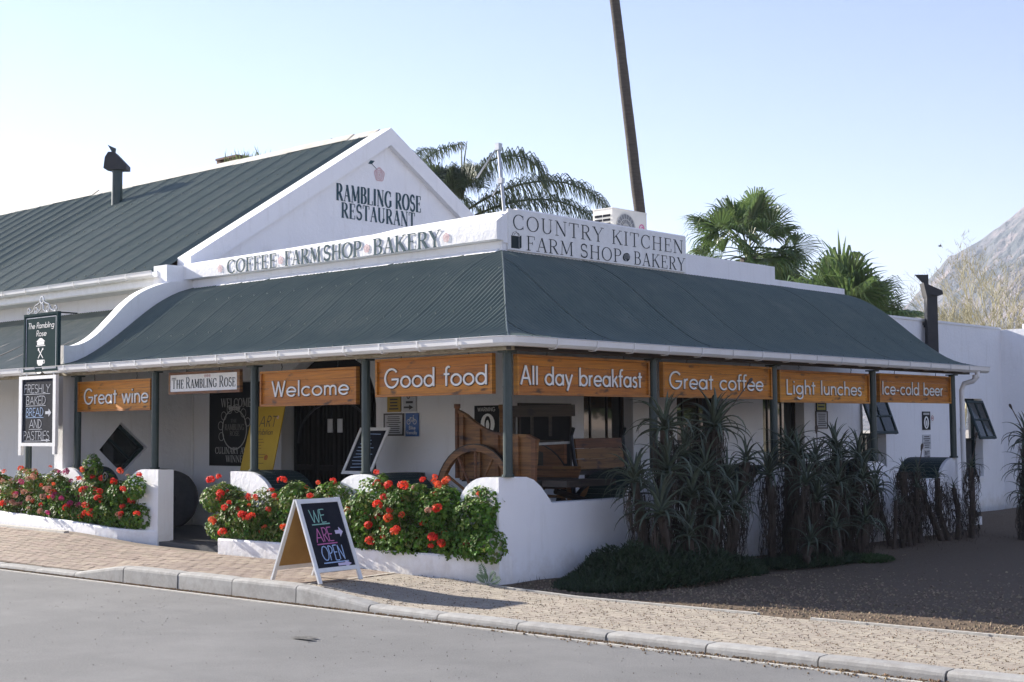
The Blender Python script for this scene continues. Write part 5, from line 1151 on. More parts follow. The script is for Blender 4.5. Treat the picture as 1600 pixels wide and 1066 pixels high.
# ------------------------------------------------------------------ geraniums
def leaf_fan(k, c, nrm, r, rr):
    a = Vector(nrm).normalized(); t1 = a.orthogonal().normalized(); t2 = a.cross(t1); ph = rr.uniform(0, 6.28); b = len(k.v); k.v.append(tuple(c-a*r*.18))
    n = 7
    for j in range(n):
        t = ph+2*math.pi*j/n*.93; q_ = r*(1.0 if j % 2 else .86); k.v.append(tuple(c+t1*math.cos(t)*q_+t2*math.sin(t)*q_+a*(r*.12)*(1 if j % 2 else -.6)))
    for j in range(n-1): k.f.append((b, b+1+j, b+2+j))
def flower_mesh(m, seed, r=.052, n=46, elong=1.0):
    k = MB(); rr = random.Random(seed)
    for i in range(n):
        d = Vector((rr.gauss(0, 1), rr.gauss(0, 1), rr.gauss(0, 1))).normalized(); 
        if d.z < -.55: d.z *= -.5; d.normalize()
        c = d*r*rr.uniform(.72, 1.05); c.z *= .8*elong; t1 = d.orthogonal().normalized(); t2 = d.cross(t1); ph = rr.uniform(0, 6.28); s = r*rr.uniform(.30, .42)
        for j in range(3):
            t = ph+j*2.09; u_ = t1*math.cos(t)+t2*math.sin(t); w_ = d.cross(u_)
            k.add([c, c+u_*s*.7+w_*s*.55+d*s*.25, c+u_*s*1.25+d*s*.15, c+u_*s*.7-w_*s*.55+d*s*.25], [(0, 1, 2, 3)])
    return mesh_only(k, "flower_head", m)
orangem = island_vary(mat("orange_red_petal", (0.78, 0.13, 0.05), 0.6, trans=0.3, spec=0.2), 0.25, 0.02)
FR = [flower_mesh(redm, 0), flower_mesh(redm, 1, .046, 34), flower_mesh(redm, 2, .055, 30, .8), flower_mesh(orangem, 3, .050, 36), flower_mesh(orangem, 4, .042, 22)]; FP = [flower_mesh(pinkfm, i+5, .045, 34) for i in range(2)]; FD = [flower_mesh(palepm, i+9, .048, 26) for i in range(2)]
def bush(label, cx, cy, cz, rx, ry, rz, n, seed, flowers, mleaf=leafm, yellow=.1, fdist=(1, 0, 0), lr=.026, tuft=1.0):
    t = thing("geranium_bush", label, "plant", (cx, cy, cz-rz), group="geranium bushes in the white planters")
    rr = random.Random(seed); k = MB(); ky = MB()
    lumps = [(rr.uniform(-.75, .75)*rx, rr.uniform(-.6, .6)*ry, rr.uniform(-.5, .65)*rz, rr.uniform(.32, .5)) for _ in range(8)]+[(f_*rx, -.15*ry, -.55*rz, .40) for f_ in (-.7, -.25, .25, .7)]
    surf = []
    while len(surf) < n:
        L_ = rr.choice(lumps); R0 = Vector((rx*L_[3]*1.15, ry*max(L_[3], .45)*1.3, rz*L_[3]*1.2))
        d = Vector((rr.gauss(0, 1), rr.gauss(0, 1), rr.gauss(0, 1))).normalized(); q_ = rr.uniform(.55, 1.05)**.5
        p = Vector((L_[0]+d.x*R0.x*q_, L_[1]+d.y*R0.y*q_, L_[2]+d.z*R0.z*q_))
        if abs(p.x) > rx*1.1 or abs(p.y) > ry*1.15 or p.z < -rz*.96 or p.z > rz*1.1: continue
        surf.append((p, d)); nrm = (d+Vector((rr.uniform(-.6, .6), rr.uniform(-.6, .6)-.2, rr.uniform(0, .9)))).normalized()
        low = p.z < -rz*.7 and rr.random() < .25
        if low: continue
        leaf_fan(ky if rr.random() < yellow*(1.8 if p.z > rz*.3 else 1) else k, Vector((cx, cy, cz))+p, nrm, rr.uniform(.7, 1.25)*lr, rr)
    k.build("foliage", mleaf, t, kind="stuff")
    if ky.v: ky.build("yellowing_foliage", leafy, t, kind="stuff")
    k = MB()
    for i in range(16):
        x0 = min(-.35, cx+rr.uniform(-.8, .8)*rx); y0 = max(cy+rr.uniform(-.2, .5)*ry, -.27); L_ = rr.choice(surf)[0]
        e = Vector((cx, cy, cz))+L_*.85; s = Vector((x0, y0, cz-rz)); mid = (s+e)/2+Vector((rr.uniform(-.05, .05), -.03, .03)); k.tube([s, mid, e], [.008, .006, .004], 5, caps=False)
    k.build("stems", stemm, t, kind="stuff")
    nf, P = flowers
    for i in range(nf):
        for _ in range(40):
            p, d = rr.choice(surf)
            if d.y < .15 and (d.z > -.2) and abs(p.x) < rx and (p.y < .1*ry or p.z > .5*rz): break
        out_ = .05+(rr.uniform(.0, .10) if d.z > .5 else rr.uniform(-.02, .03)); c = Vector((cx, cy, cz))+p+d*out_
        k_ = rr.choices([FR, FP, FD], P)[0]; s = rr.uniform(.55, 1.12)
        inst("flower_head", rr.choice(k_), t, c-wloc(t), (rr.uniform(-.6, .6), rr.uniform(-.6, .6), rr.uniform(0, 6.28)), s)
    return t
RB = (1, 0, 0.03)
bush("leafy red geranium bush at the left end of the corner planter, beside the step", -4.42, -.28, .66, .46, .27, .36, 3600, 1, (16, RB), yellow=.25)
bush("red geranium bush with yellowing leaves behind the A-frame sign", -3.74, -.27, .66, .50, .26, .36, 3800, 2, (18, (1, 0, .2)), yellow=.35)
bush("red geranium bush below the arched doorway, half hidden by the A-frame sign", -3.00, -.26, .67, .50, .26, .38, 3800, 3, (16, RB), yellow=.22)
bush("bright green geranium bush in front of the half round pier", -2.26, -.26, .68, .50, .26, .38, 3800, 4, (18, RB), yellow=.2)
bush("red geranium bush in the middle of the corner planter, tallest shoot", -1.50, -.27, .70, .50, .27, .41, 4000, 5, (28, RB), yellow=.12)
bush("dense dark green geranium bush nearest the corner pier", -.52, -.19, .69, .60, .28, .43, 5600, 6, (19, RB), yellow=.03, lr=.027)
bush("tall leafy geranium shoot with one red bloom above the planter", -1.72, -.25, 1.06, .10, .08, .14, 300, 16, (2, RB), yellow=.15)
bush("dark geranium bush with red blooms beside the left entrance pillar", -7.05, -.17, .74, .46, .24, .40, 3600, 7, (18, RB), yellow=.05)
bush("tall red geranium bush in the middle of the left planter", -7.62, -.20, .84, .38, .24, .50, 3400, 8, (24, RB), yellow=.12)
bush("magenta and red geranium bush beside the white end wall", -8.40, -.22, .72, .52, .22, .36, 3200, 9, (37, (.5, .55, .35)), yellow=.25)
bush("green geranium bush with dry pink blooms in front of the end wall", -9.15, -.20, .76, .46, .22, .36, 3000, 10, (28, (.5, .2, .7)), yellow=.35)
bush("sparse geranium bush with faded pink seed heads at the left edge", -9.95, -.15, .78, .50, .22, .36, 2000, 11, (44, (.15, .05, 1.0)), yellow=.6)
bush("red geranium bush cut by the left edge of the view", -10.8, -.12, .80, .42, .22, .36, 1800, 12, (22, (1, .0, .2)), yellow=.3)
for i, (x, z) in enumerate([(-6.60, .98), (-6.68, .90)]): pass

# fern at the foot of the corner
t = thing("fern", "small grey green fern growing at the foot of the corner planter", "plant", (.04, -.36, .05))
fm = mat("fern_green", (.10, .17, .10), .7, (.16, .24, .16), 9, .7, trans=.2)
for (tx, tz, s) in ((-.09, .22, 1), (.12, .15, .8), (.20, .09, .7), (-.02, .12, .6), (-.14, .10, .6)):
    k = MB(); base = Vector((.04, -.37, .05)); e = base+Vector((tx, -.02, tz)); k.tube([base, (base+e)/2+Vector((0, -.02, .01)), e], .003, 4)
    for i in range(9):
        f = .3+.7*i/9; c = base+(e-base)*f; w_ = .055*s*math.sin(math.pi*(f-.2)/.85)+.008; d = (e-base).normalized(); sd_ = Vector((d.z, 0, -d.x))
        for sg in (1, -1): k.add([c, c+sd_*w_*sg*.5+d*.018+Vector((0, -.004, 0)), c+sd_*w_*sg+d*.02, c+sd_*w_*sg*.5-d*.002], [(0, 1, 2, 3)])
    k.build("frond", fm, t)
# ------------------------------------------------------------------ aloes along the side wall
def aloe_leaf(seed, L, w, rise, droop, m=aloem):
    rr = random.Random(seed); k = MB(); n = 8; pts = []; p = Vector((0, 0, 0)); a = rise
    for i in range(n+1):
        pts.append((p.copy(), a)); a -= droop/n*(0.5+1.2*i/n); p = p+Vector((math.cos(a), 0, math.sin(a)))*L/n
    side = rr.uniform(-.1, .1)
    for i, (p, a) in enumerate(pts):
        f = i/n; ww = w*(1-f)**.75*(1 if f > .08 else 1.0)+.0015; th = w*.30*(1-f)+.001; nn_ = Vector((-math.sin(a), 0, math.cos(a))); sy = side*L*f*f
        for (yy, hh) in ((-ww, .35*ww), (-ww*.5, -th), (ww*.5, -th), (ww, .35*ww), (0, .02*ww)): q_ = p+Vector((0, yy+sy, 0))+nn_*hh; k.v.append(tuple(q_))
    for i in range(n):
        for j in range(5): k.f.append((i*5+j, i*5+(j+1) % 5, (i+1)*5+(j+1) % 5, (i+1)*5+j))
    return mesh_only(k, "leaf", m, smooth=True)
AL = [aloe_leaf(1, .42, .024, 1.45, .9), aloe_leaf(2, .46, .024, 1.15, 1.25), aloe_leaf(3, .44, .023, .85, 1.7), aloe_leaf(4, .48, .022, .5, 1.6), aloe_leaf(5, .40, .024, .25, 1.5), aloe_leaf(6, .50, .021, 1.0, 2.6), aloe_leaf(7, .36, .022, .0, 1.2)]
ALD = [AL[i] for i in range(7)]
def dead_skirt(k, p0, p1, n, r0, rr, L=.28):
    for i in range(n):
        f = rr.random()**.8; c = Vector(p0)*(1-f)+Vector(p1)*f; a = rr.uniform(0, 6.28); d = Vector((math.cos(a), math.sin(a), 0)); s = c+d*r0*.5; l = L*rr.uniform(.5, 1.2); w_ = rr.uniform(.006, .014)
        t = Vector((-d.y, d.x, 0)); pts = [s, s+d*(.07+r0*.3)*rr.uniform(.5, 1.2)+Z*rr.uniform(-.02, .05), s+d*(.10+r0*.2)*rr.uniform(.4, 1.1)-Z*l*.5+t*rr.uniform(-.03, .03), s+d*.06*rr.uniform(-.2, 1.4)-Z*l+t*rr.uniform(-.05, .05)]
        b = len(k.v)
        for j, q_ in enumerate(pts): 
            ww = w_*(1-j/3.3); k.v += [tuple(q_+t*ww), tuple(q_-t*ww+d*.004)]
        for j in range(3): k.f.append((b+2*j, b+2*j+1, b+2*j+3, b+2*j+2))
def aloe(label, head, foot, size=1.0, n=26, seed=0, skirt=120, stalk=None, tr=.05, spread=1.0):
    t = thing("aloe", label, "plant", foot, group="aloes growing along the side wall"); rr = random.Random(seed+100)
    f = Vector(foot); h = Vector(head); L = (h-f).length
    mid = (f+h)/2+Vector((rr.uniform(-.05, .05), rr.uniform(-.06, .06), 0)); k = MB(); k.tube([f, mid, h], [tr*1.1, tr, tr*.9], 8); k.build("trunk", aloed, t)
    if skirt: k = MB(); dead_skirt(k, f.lerp(h, .12), h-Z*.01, skirt, tr*1.5, rr, .26*size+.06); k.build("dead_leaves", aloed, t, kind="stuff")
    for i in range(n):
        u_ = i/n; me = AL[min(6, int(u_*7*.98+rr.uniform(-.6, .6))) if u_ > .05 else 0] if 0 <= int(u_*7) else AL[0]
        az = i*2.39996+rr.uniform(-.2, .2); inst("leaf", me, t, h-f+Vector((0, 0, .05*size*(1-u_))), (rr.uniform(-.12, .12), rr.uniform(-.18, .12), az), size*rr.uniform(.8, 1.12)*spread)
    if stalk:
        k = MB(); s = h+Z*.05; k.tube([s, s+Vector(stalk)*.5+Vector((0, .03, 0)), s+Vector(stalk)], [.010, .008, .007], 6); k.build("flower_stalk", aloed, t)
        k = MB(); e = s+Vector(stalk); k.tube([e-Vector(stalk).normalized()*.10, e-Vector(stalk).normalized()*.03, e, e+Vector(stalk).normalized()*.02], [.010, .022, .020, .006], 8); k.build("seed_head", aloed, t)
    return t
gz = lambda x, y: ground_z(x, y)-.01
def A(label, hx, hy, hz, fx, fy, **kw):
    if kw.get('size', 1) > .7: kw['size'] *= 1.14; kw['n'] = int(kw.get('n', 26)*1.15)
    return aloe(label, (hx, hy, hz), (fx, fy, gz(fx, fy)), **kw)
A("tallest left aloe rosette beside the second side post", .55, 2.10, 1.66, .45, 2.2, size=1.05, seed=1, skirt=260, n=30, tr=.06)
A("tallest aloe below the Great coffee sign, with two long bare stalks", .60, 3.05, 1.66, .5, 2.9, size=1.15, seed=2, skirt=280, n=34, tr=.06, stalk=(.05, .75, .58))
A("blue green aloe rosette low beside the wagon bench", .62, 1.42, 1.08, .55, 1.7, size=.95, seed=3, skirt=110, n=28)
A("pale aloe rosette spilling forward over the dark shrub", .95, 1.45, .72, .75, 1.75, size=1.05, seed=4, skirt=90, n=30, spread=1.05)
A("wide aloe rosette in the heart of the left clump", .70, 1.95, 1.16, .5, 2.1, size=1.05, seed=5, skirt=160, n=30)
A("aloe rosette between the two tallest heads", .75, 2.62, 1.12, .55, 2.6, size=1.0, seed=6, skirt=180, n=28)
A("low drooping aloe rosette at the front of the left clump", .98, 2.45, .66, .7, 2.6, size=1.0, seed=7, skirt=120, n=28)
A("aloe rosette at the right of the left clump", .70, 3.15, 1.02, .5, 3.1, size=.9, seed=8, skirt=190, n=26)
A("solitary aloe leaning right with a thick skirted trunk", .72, 3.55, 1.26, .45, 3.55, size=.75, seed=9, skirt=170, n=20, tr=.055)
A("aloe at the left end of the long hedge clump", .65, 4.15, 1.06, .45, 4.5, size=.95, seed=10, skirt=200, n=28)
A("spiky dark aloe standing highest in the left of the hedge clump", .65, 4.85, 1.28, .45, 5.0, size=.95, seed=11, skirt=220, n=28)
A("aloe with a thin seed stalk in front of the grey framed sheet", .65, 5.30, 1.20, .45, 5.4, size=.9, seed=12, skirt=220, n=26, stalk=(0, .05, .45))
A("aloe rosette in the middle of the hedge clump", .65, 5.90, 1.24, .45, 6.0, size=.95, seed=13, skirt=220, n=28)
A("aloe rosette under the open sash window", .60, 6.55, 1.22, .45, 6.5, size=.95, seed=14, skirt=240, n=28)
A("dry looking aloe rosette low in the hedge clump", .90, 4.9, .72, .6, 5.1, size=1.0, seed=15, skirt=200, n=26)
A("aloe rosette low in front of the hedge clump's right end", .85, 5.7, .70, .55, 5.8, size=.9, seed=16, skirt=220, n=24)
A("small aloe rosette sitting on the ground in front of the hedge clump", 1.05, 4.45, .20, 1.0, 4.5, size=.85, seed=17, skirt=14, n=18)
A("bare skirted aloe trunk at the right end of the hedge clump", .55, 6.3, .86, .4, 6.6, size=.7, seed=18, skirt=260, n=14)
A("slim aloe trunk leaning left away from the hedge clump", .35, 7.15, 1.16, .3, 8.0, size=.5, seed=19, skirt=170, n=12, tr=.04)
A("thick skirted aloe trunk left of the far pier", .45, 8.15, 1.02, .4, 8.35, size=.62, seed=20, skirt=330, n=16, tr=.06, spread=1.0)
A("aloe trunk with a dark seed stalk before the far pier", .40, 8.7, 1.00, .35, 8.85, size=.55, seed=21, skirt=260, n=14, tr=.045, stalk=(0, .18, .36))
A("leaning aloe trunk in front of the far pier", .35, 8.75, .85, .35, 9.55, size=.5, seed=22, skirt=210, n=10, tr=.045)
A("skirted aloe trunk in front of the downpipe", .40, 9.35, .88, .35, 9.75, size=.55, seed=23, skirt=240, n=14, tr=.05)
A("short dry aloe trunk right of the downpipe foot", .40, 9.9, .72, .35, 10.1, size=.45, seed=24, skirt=170, n=10, tr=.04)
A("aloe with a long curved seed stalk under the far window", .40, 10.55, 1.02, .35, 10.6, size=.62, seed=25, skirt=260, n=18, tr=.05, stalk=(0, .25, .50))
A("tiny aloe shoot between the leaning trunks", .55, 7.7, .62, .5, 7.7, size=.25, seed=26, skirt=60, n=8, tr=.03)
A("aloe head on the right edge of the view with a tall seed stalk", .95, 11.45, 1.42, .9, 11.5, size=1.0, seed=27, skirt=260, n=30, stalk=(.0, -.62, .55), tr=.07)
A("lower aloe head on the right edge of the view", 1.1, 11.25, .92, 1.0, 11.3, size=1.0, seed=28, skirt=240, n=28, tr=.07)
A("aloe head furthest right, cut by the frame", 1.3, 11.9, 1.55, 1.2, 11.9, size=1.1, seed=29, skirt=260, n=30, tr=.07)
A("low aloe at the foot of the right edge clump", 1.05, 11.15, .5, 1.0, 11.2, size=.9, seed=30, skirt=200, n=24, tr=.07)

A("aloe rosette low at the left edge of the left clump, over the wall", .50, 1.62, .92, .5, 1.9, size=.9, seed=41, skirt=90, n=26)
A("aloe rosette filling the gap below the tallest heads", .85, 2.2, .88, .6, 2.3, size=1.0, seed=42, skirt=120, n=28)
A("aloe rosette low and right of centre in the left clump", .95, 2.95, .70, .7, 2.95, size=.95, seed=43, skirt=120, n=26)
A("aloe rosette behind the left clump against the low wall", .35, 2.75, 1.34, .35, 2.75, size=.95, seed=44, skirt=160, n=26)
A("aloe rosette near the ground at the front left of the left clump", 1.05, 1.85, .45, .9, 1.95, size=.9, seed=45, skirt=60, n=24)
A("second row aloe rosette low in the hedge clump's left half", .95, 4.55, .95, .6, 4.7, size=.95, seed=47, skirt=160, n=26)
A("second row aloe rosette low in the hedge clump's middle", .95, 5.35, .92, .6, 5.4, size=.95, seed=48, skirt=160, n=26)
A("second row aloe rosette low in the hedge clump's right half", .9, 6.1, .95, .6, 6.1, size=.95, seed=49, skirt=160, n=26)
A("aloe rosette at mid height at the hedge clump's right end", .8, 6.65, .82, .5, 6.7, size=.85, seed=50, skirt=170, n=24)
A("aloe rosette near the ground below the hedge clump's middle", 1.05, 5.1, .36, .95, 5.15, size=.85, seed=51, skirt=50, n=22)
A("aloe rosette near the ground below the hedge clump's right half", 1.0, 5.95, .40, .85, 6.0, size=.85, seed=52, skirt=60, n=22)
A("aloe rosette behind the hedge clump near the wall, left", .35, 5.1, 1.38, .3, 5.1, size=.85, seed=53, skirt=160, n=24)
A("aloe rosette behind the hedge clump near the wall, right", .35, 6.35, 1.40, .3, 6.3, size=.85, seed=54, skirt=160, n=24)
A("dry aloe head leaning over the far pier's left side", .5, 8.45, .78, .4, 8.5, size=.6, seed=55, skirt=180, n=14, tr=.045)
A("low dry aloe beside the tiny shoot", .5, 7.95, .55, .45, 8.05, size=.45, seed=56, skirt=120, n=12, tr=.04)

def ground_shrub(label, cx, cy, rx, ry, h, n, seed, m=shrubm, lr=.022, prof=None):
    o_ = (cx, cy, gz(cx, cy)); t = thing("low_shrub", label, "shrub", o_); rr = random.Random(seed); k = MB()
    while len(k.f) < n*2:
        x = rr.uniform(-1, 1); y = rr.uniform(-1, 1)
        if x*x+y*y > 1: continue
        hh = h*(1-(x*x+y*y))**.5*(prof(cy+y*ry) if prof else 1)*(.8+.35*noise.noise(Vector((x*3, y*4, seed)))); z = hh*rr.uniform(.25, 1.0)
        c = Vector((cx+x*rx, cy+y*ry, o_[2]+z)); d = Vector((rr.gauss(0, .6)+x*.5, rr.gauss(0, .6)+y*.5, rr.uniform(.2, 1.3))).normalized(); s = Vector((rr.gauss(0, 1), rr.gauss(0, 1), rr.gauss(0, 1))).cross(d).normalized()
        l = lr*rr.uniform(1.2, 3.0); w_ = lr*.38; k.add([c-s*w_, c+s*w_, c+d*l+s*w_*.6, c+d*l*1.25, c+d*l-s*w_*.6], [(0, 1, 2, 3, 4)])
    k.build("foliage", m, t, kind="stuff"); return t
ground_shrub("dark creeping shrub spreading up the corner wall at the foot of the left aloes", .72, 1.55, .68, 1.45, .48, 15000, 3, prof=lambda y: min(1.0, max(.20, (y-.1)/1.15))*(1+.5*noise.noise(Vector((y*2.3, 1, 0)))))
ground_shrub("dark ground hugging shrub under the right of the left aloe clump", .72, 2.9, .55, .6, .26, 4000, 4)
ground_shrub("dark low shrub below the hedge of aloes", .70, 5.0, .5, 1.1, .13, 4000, 5)
ground_shrub("small green ground plant at the edge of the gravel", 1.05, 5.9, .3, .45, .09, 1500, 6, m=mat("grassy_green", (.04, .075, .02), .8), lr=.016)
r = random.Random(44); k = MB()
for i in range(500):
    y = r.uniform(.0, 11.5); x = .05+abs(r.gauss(0, .35)); z = gz(x, y); d = Vector((r.gauss(0, .4), r.gauss(0, .4), 1)).normalized(); l = r.uniform(.02, .09); s = d.orthogonal()*.003; c = Vector((x, y, z)); k.add([c-s, c+s, c+d*l], [(0, 1, 2)])
o = k.build("dry_grass_tufts", aloed); o["kind"] = "stuff"
t = thing("garden_step", "low white masonry step at the far end of the side wall", "step", (-.35, 12.3, -.2)); MB().box(-.5, -.2, 11.92, 12.24, -.3, .135).build("upright_block", white, t); MB().box(-.5, -.2, 12.24, 12.95, -.3, -.055).build("flat_block", white, t)
t = thing("boulder", "small grey boulder half hidden under the hedge of aloes", "rock", (.7, 5.55, -.1)); k = MB()
for i in range(7):
    for j in range(10):
        a = 2*math.pi*j/10; ph = math.pi*i/6; q_ = Vector((math.sin(ph)*math.cos(a), math.sin(ph)*math.sin(a), math.cos(ph))); q_ = q_*(1+.2*noise.noise(q_*2)); k.v.append((.7+.16*q_.x, 5.55+.22*q_.y, .02+.16*q_.z))
for i in range(6):
    for j in range(10): k.f.append((i*10+j, i*10+(j+1) % 10, (i+1)*10+(j+1) % 10, (i+1)*10+j))
k.build("stone", stonem, t)

# ------------------------------------------------------------------ flues, chimney, air conditioner, pole
CU = Vector((math.cos(yaw), math.sin(yaw), 0)); CN = Vector((math.sin(yaw), -math.cos(yaw), 0))
t = thing("flue", "black square flue with a winged cowl on the far side wall", "flue", (-1.95, 14.1, 2.8))
k = MB(); k.obox(Vector((-1.95, 14.12, 2.75))-CU*.10-CN*.10, CU, CN, Z, .20, .20, 1.55); k.build("pipe", flueb, t)
k = MB(); k.obox(Vector((-1.95, 14.12, 3.62))-CU*.16-CN*.11, CU, CN, Z, .06, .06, .06); k.box(-2.09, -1.95, 14.08, 14.16, 3.58, 3.66); k.build("pipe_bracket", flueb, t)
pt = lambda px, py: ((px-1455)*.01185, (533-py)*.01185)
c0 = Vector((-1.95, 14.12, 4.03)); off = lambda P: [((px-1455)*.0119, (475-py)*.0119) for px, py in P]
k = MB(); k.prism(off([(1441, 442), (1449, 445), (1471, 455), (1472, 461), (1463, 464), (1452, 461), (1446, 466)]), c0-CN*.14, CU, Z, CN, .28); k.build("cowl_hood", flueb, t)
k = MB(); k.prism(off([(1430, 428), (1452, 428), (1452, 447), (1441, 440)]), c0-CN*.012, CU, Z, CN, .024); k.build("cowl_vane", flueb, t)
t = thing("roof_flue", "round dark green flue with a pointed cowl near the ridge of the main roof", "flue", (-16.51, 5.5, 6.65))
k = MB(); k.tube([(-16.51, 5.5, 6.55), (-16.51, 5.5, 7.42)], .115, 16); k.build("pipe", greenp, t, smooth=False)
c0 = Vector((-16.51, 5.5, 7.46)); off = lambda P: [((px-183)*.0142, (262-py)*.0142) for px, py in P]
k = MB(); k.prism(off([(165, 267), (167, 250), (172, 242), (181, 242), (200, 262), (200, 269), (173, 269)]), c0-CN*.17, CU, Z, CN, .34); k.build("cowl_hood", flueb, t)
k = MB(); k.prism(off([(168, 229), (181, 235), (180, 243), (175, 241)]), c0-CN*.015, CU, Z, CN, .03); k.build("cowl_vane", greenp, t)
t = thing("brick_chimney", "small brick chimney stack peeping over the ridge, with weeds beside it", "chimney", (-14.65, 7.2, 7.0))
for z in range(9):
    for j in range(5):
        for yy in (0, 1):
            x0 = -14.98+j*.145+(.07 if z % 2 else 0); x1 = min(x0+.137, -14.26)
            if x1-x0 > .03 and not (z >= 7 and 1 <= j <= 2): MB().box(x0, x1, 7.0+yy*.4, 7.1+yy*.4, 6.92+z*.072, 6.986+z*.072).build("brick", clayb, t)
MB().box(-15.0, -14.24, 6.98, 7.52, 7.57, 7.615).build("cap_slab", clayb, t)
t = thing("roof_weeds", "tuft of pale green weeds growing by the brick chimney", "plant", (-13.9, 7.0, 7.2)); k = MB(); r = random.Random(5)
for i in range(160):
    c = Vector((-13.95+r.gauss(0, .28), 7.0+r.gauss(0, .1), 7.22)); d = Vector((r.gauss(0, .45), r.gauss(0, .3), 1)).normalized(); l = r.uniform(.2, .55); s = CU*.012; e = c+d*l+Vector((r.uniform(-.08, .08), 0, -.03)); k.add([c-s, c+s, (c+e)/2+s*.8+Z*.03, e, (c+e)/2-s*.8+Z*.03], [(0, 1, 2, 3, 4)])
k.build("foliage", mat("weed_green", (.16, .20, .08), .8, trans=.2), t, kind="stuff")
t = thing("air_conditioner", "cream outdoor air conditioning unit on the flat roof behind the parapet", "air conditioner", (-3.1, 5.95, 4.3))
k = MB(); k.box(-3.28, -2.9, 5.54, 6.40, 4.42, 5.03); k.build("casing", acw, t)
MB().box(-3.285, -2.895, 5.535, 6.405, 5.03, 5.045).build("top_cover", acw, t)
MB().box(-3.2, -3.0, 5.6, 5.68, 3.85, 4.42).build("foot", steel, t); MB().box(-3.2, -3.0, 6.25, 6.33, 3.85, 4.42).build("foot", steel, t)
k = MB(); k.disc((-2.899, 5.86, 4.74), Y, Z, .235, 30, .004); fan = k.build("fan_opening", acg, t)
k = MB(); 
for r_ in (.235, .155, .08): k.ring((-2.893, 5.86, 4.74), Y, Z, r_-.006, r_+.004, .006, 30)
for j in range(20): a = math.pi*2*j/20; k.bar((-2.889, 5.86+.04*math.cos(a), 4.74+.04*math.sin(a)), (-2.889, 5.86+.235*math.cos(a+.25), 4.74+.235*math.sin(a+.25)), .005, .004, up=(1, 0, 0))
k.build("fan_guard", mat("guard_grey", (.45, .46, .46), .5), fan)
for i in range(7):
    for j in range(2): MB().box(-3.24+j*.16, -3.10+j*.16, 5.533, 5.541, 4.52+i*.065, 4.555+i*.065).build("side_louvre", blackm, t)
k = MB(); k.disc((-2.899, 6.27, 4.79), Y, Z, .068, 22, .003); bdg = k.build("badge", mat("badge_pink", (.58, .16, .30), .5), t)
k = MB(); text(k, "G", SAN, (-2.8955, 6.225, 4.755), Y, Z, X, .075, .075, T=.14, depth=.001); k.bar((-2.895, 6.25, 4.77), (-2.895, 6.25, 4.82), .001, .008); k.build("badge_letters", lwhite, bdg)
t = thing("roof_pole", "thin galvanised pole with a folding arm at the parapet corner", "pole", (-2.18, 2.36, 4.5))
k = MB(); k.tube([(-2.17, 2.33, 4.5), (-2.27, 2.33, 5.42)], .022, 8); k.build("pole", steel, t)
MB().box(-2.31, -2.24, 2.30, 2.37, 5.38, 5.47).build("clamp", steel, t); MB().box(-2.27, -2.19, 2.30, 2.36, 4.93, 5.0).build("clamp", steel, t)
k = MB(); k.tube([(-2.28, 2.33, 5.43), (-2.47, 2.30, 5.22), (-2.62, 2.28, 5.05)], .014, 6); k.build("arm", steel, t); k = MB(); k.tube([(-2.22, 2.33, 4.97), (-2.36, 2.30, 4.78)], .014, 6); k.build("arm", steel, t)

# ------------------------------------------------------------------ palms
def feather_frond(name, parent, base, az, L, rise, droop, rr, m=palmq, leaf=.55, n=58, hang=.8):
    k = MB(); P = []; p = Vector(base); a = rise; d0 = Vector((math.cos(az), math.sin(az), 0)); sd_ = Vector((-d0.y, d0.x, 0)); N_ = 16
    for i in range(N_+1): P.append((p.copy(), a)); a -= droop/N_*(.35+1.3*i/N_); p = p+(d0*math.cos(a)+Z*math.sin(a))*L/N_
    k.tube([q_[0] for q_ in P], [.030*(1-.85*i/N_)+.004 for i in range(N_+1)], 6, caps=False)
    for i in range(n):
        f = .12+.88*i/n; x = f*N_; j = min(int(x), N_-1); c = P[j][0].lerp(P[j+1][0], x-j); aa = P[j][1]; td = (d0*math.cos(aa)+Z*math.sin(aa)); up = -d0*math.sin(aa)+Z*math.cos(aa)
        for sg in (1, -1):
            l = leaf*(.45+.55*math.sin(math.pi*min(1, f*.95+.05)))*rr.uniform(.8, 1.15); w_ = .0105; v0 = (sd_*sg*.85+td*rr.uniform(.3, .85)+up*rr.uniform(-.3, .6)).normalized(); q1 = c+v0*l*.4; q2 = q1+(v0*.6-Z*hang*rr.uniform(.7, 1.2)).normalized()*l*.35; q3 = q2+(v0*.2-Z*1.0+td*rr.uniform(-.1, .3)).normalized()*l*.4
            ww = td*w_; k.add([c-ww*.6, c+ww*.6, q1+ww, q1-ww, q2+ww*.8, q2-ww*.8, q3], [(0, 1, 2, 3), (3, 2, 4, 5), (5, 4, 6)])
    return k.build(name, m, parent)
def to_az(deg): return math.atan2(CU.y, CU.x)+R_(deg)    # 0 = picture right, 90 = away, 180 = picture left
t = thing("feather_palm", "feathery queen palm with arching drooping fronds directly behind the corner parapet", "palm tree", (-12.33, 12.2, -.2)); rr = random.Random(2)
crown = Vector((-12.5, 12.1, 6.85)); k = MB(); k.tube([(-12.33, 12.2, -.2), (-12.4, 12.15, 3.5), crown-Z*.3], [.2, .17, .15], 12); k.build("trunk", barkp, t)
feather_frond("frond", t, crown+Z*.35, to_az(5), 2.7, 1.12, 2.7, rr, hang=1.1, leaf=.78, n=135)
feather_frond("frond", t, crown-Z*.15, to_az(-5), 3.7, .62, 1.5, rr, hang=.7, leaf=.85, n=150)
feather_frond("frond", t, crown-Z*.35, to_az(-22), 3.7, .42, 1.3, rr, hang=.9, leaf=.85, n=150)
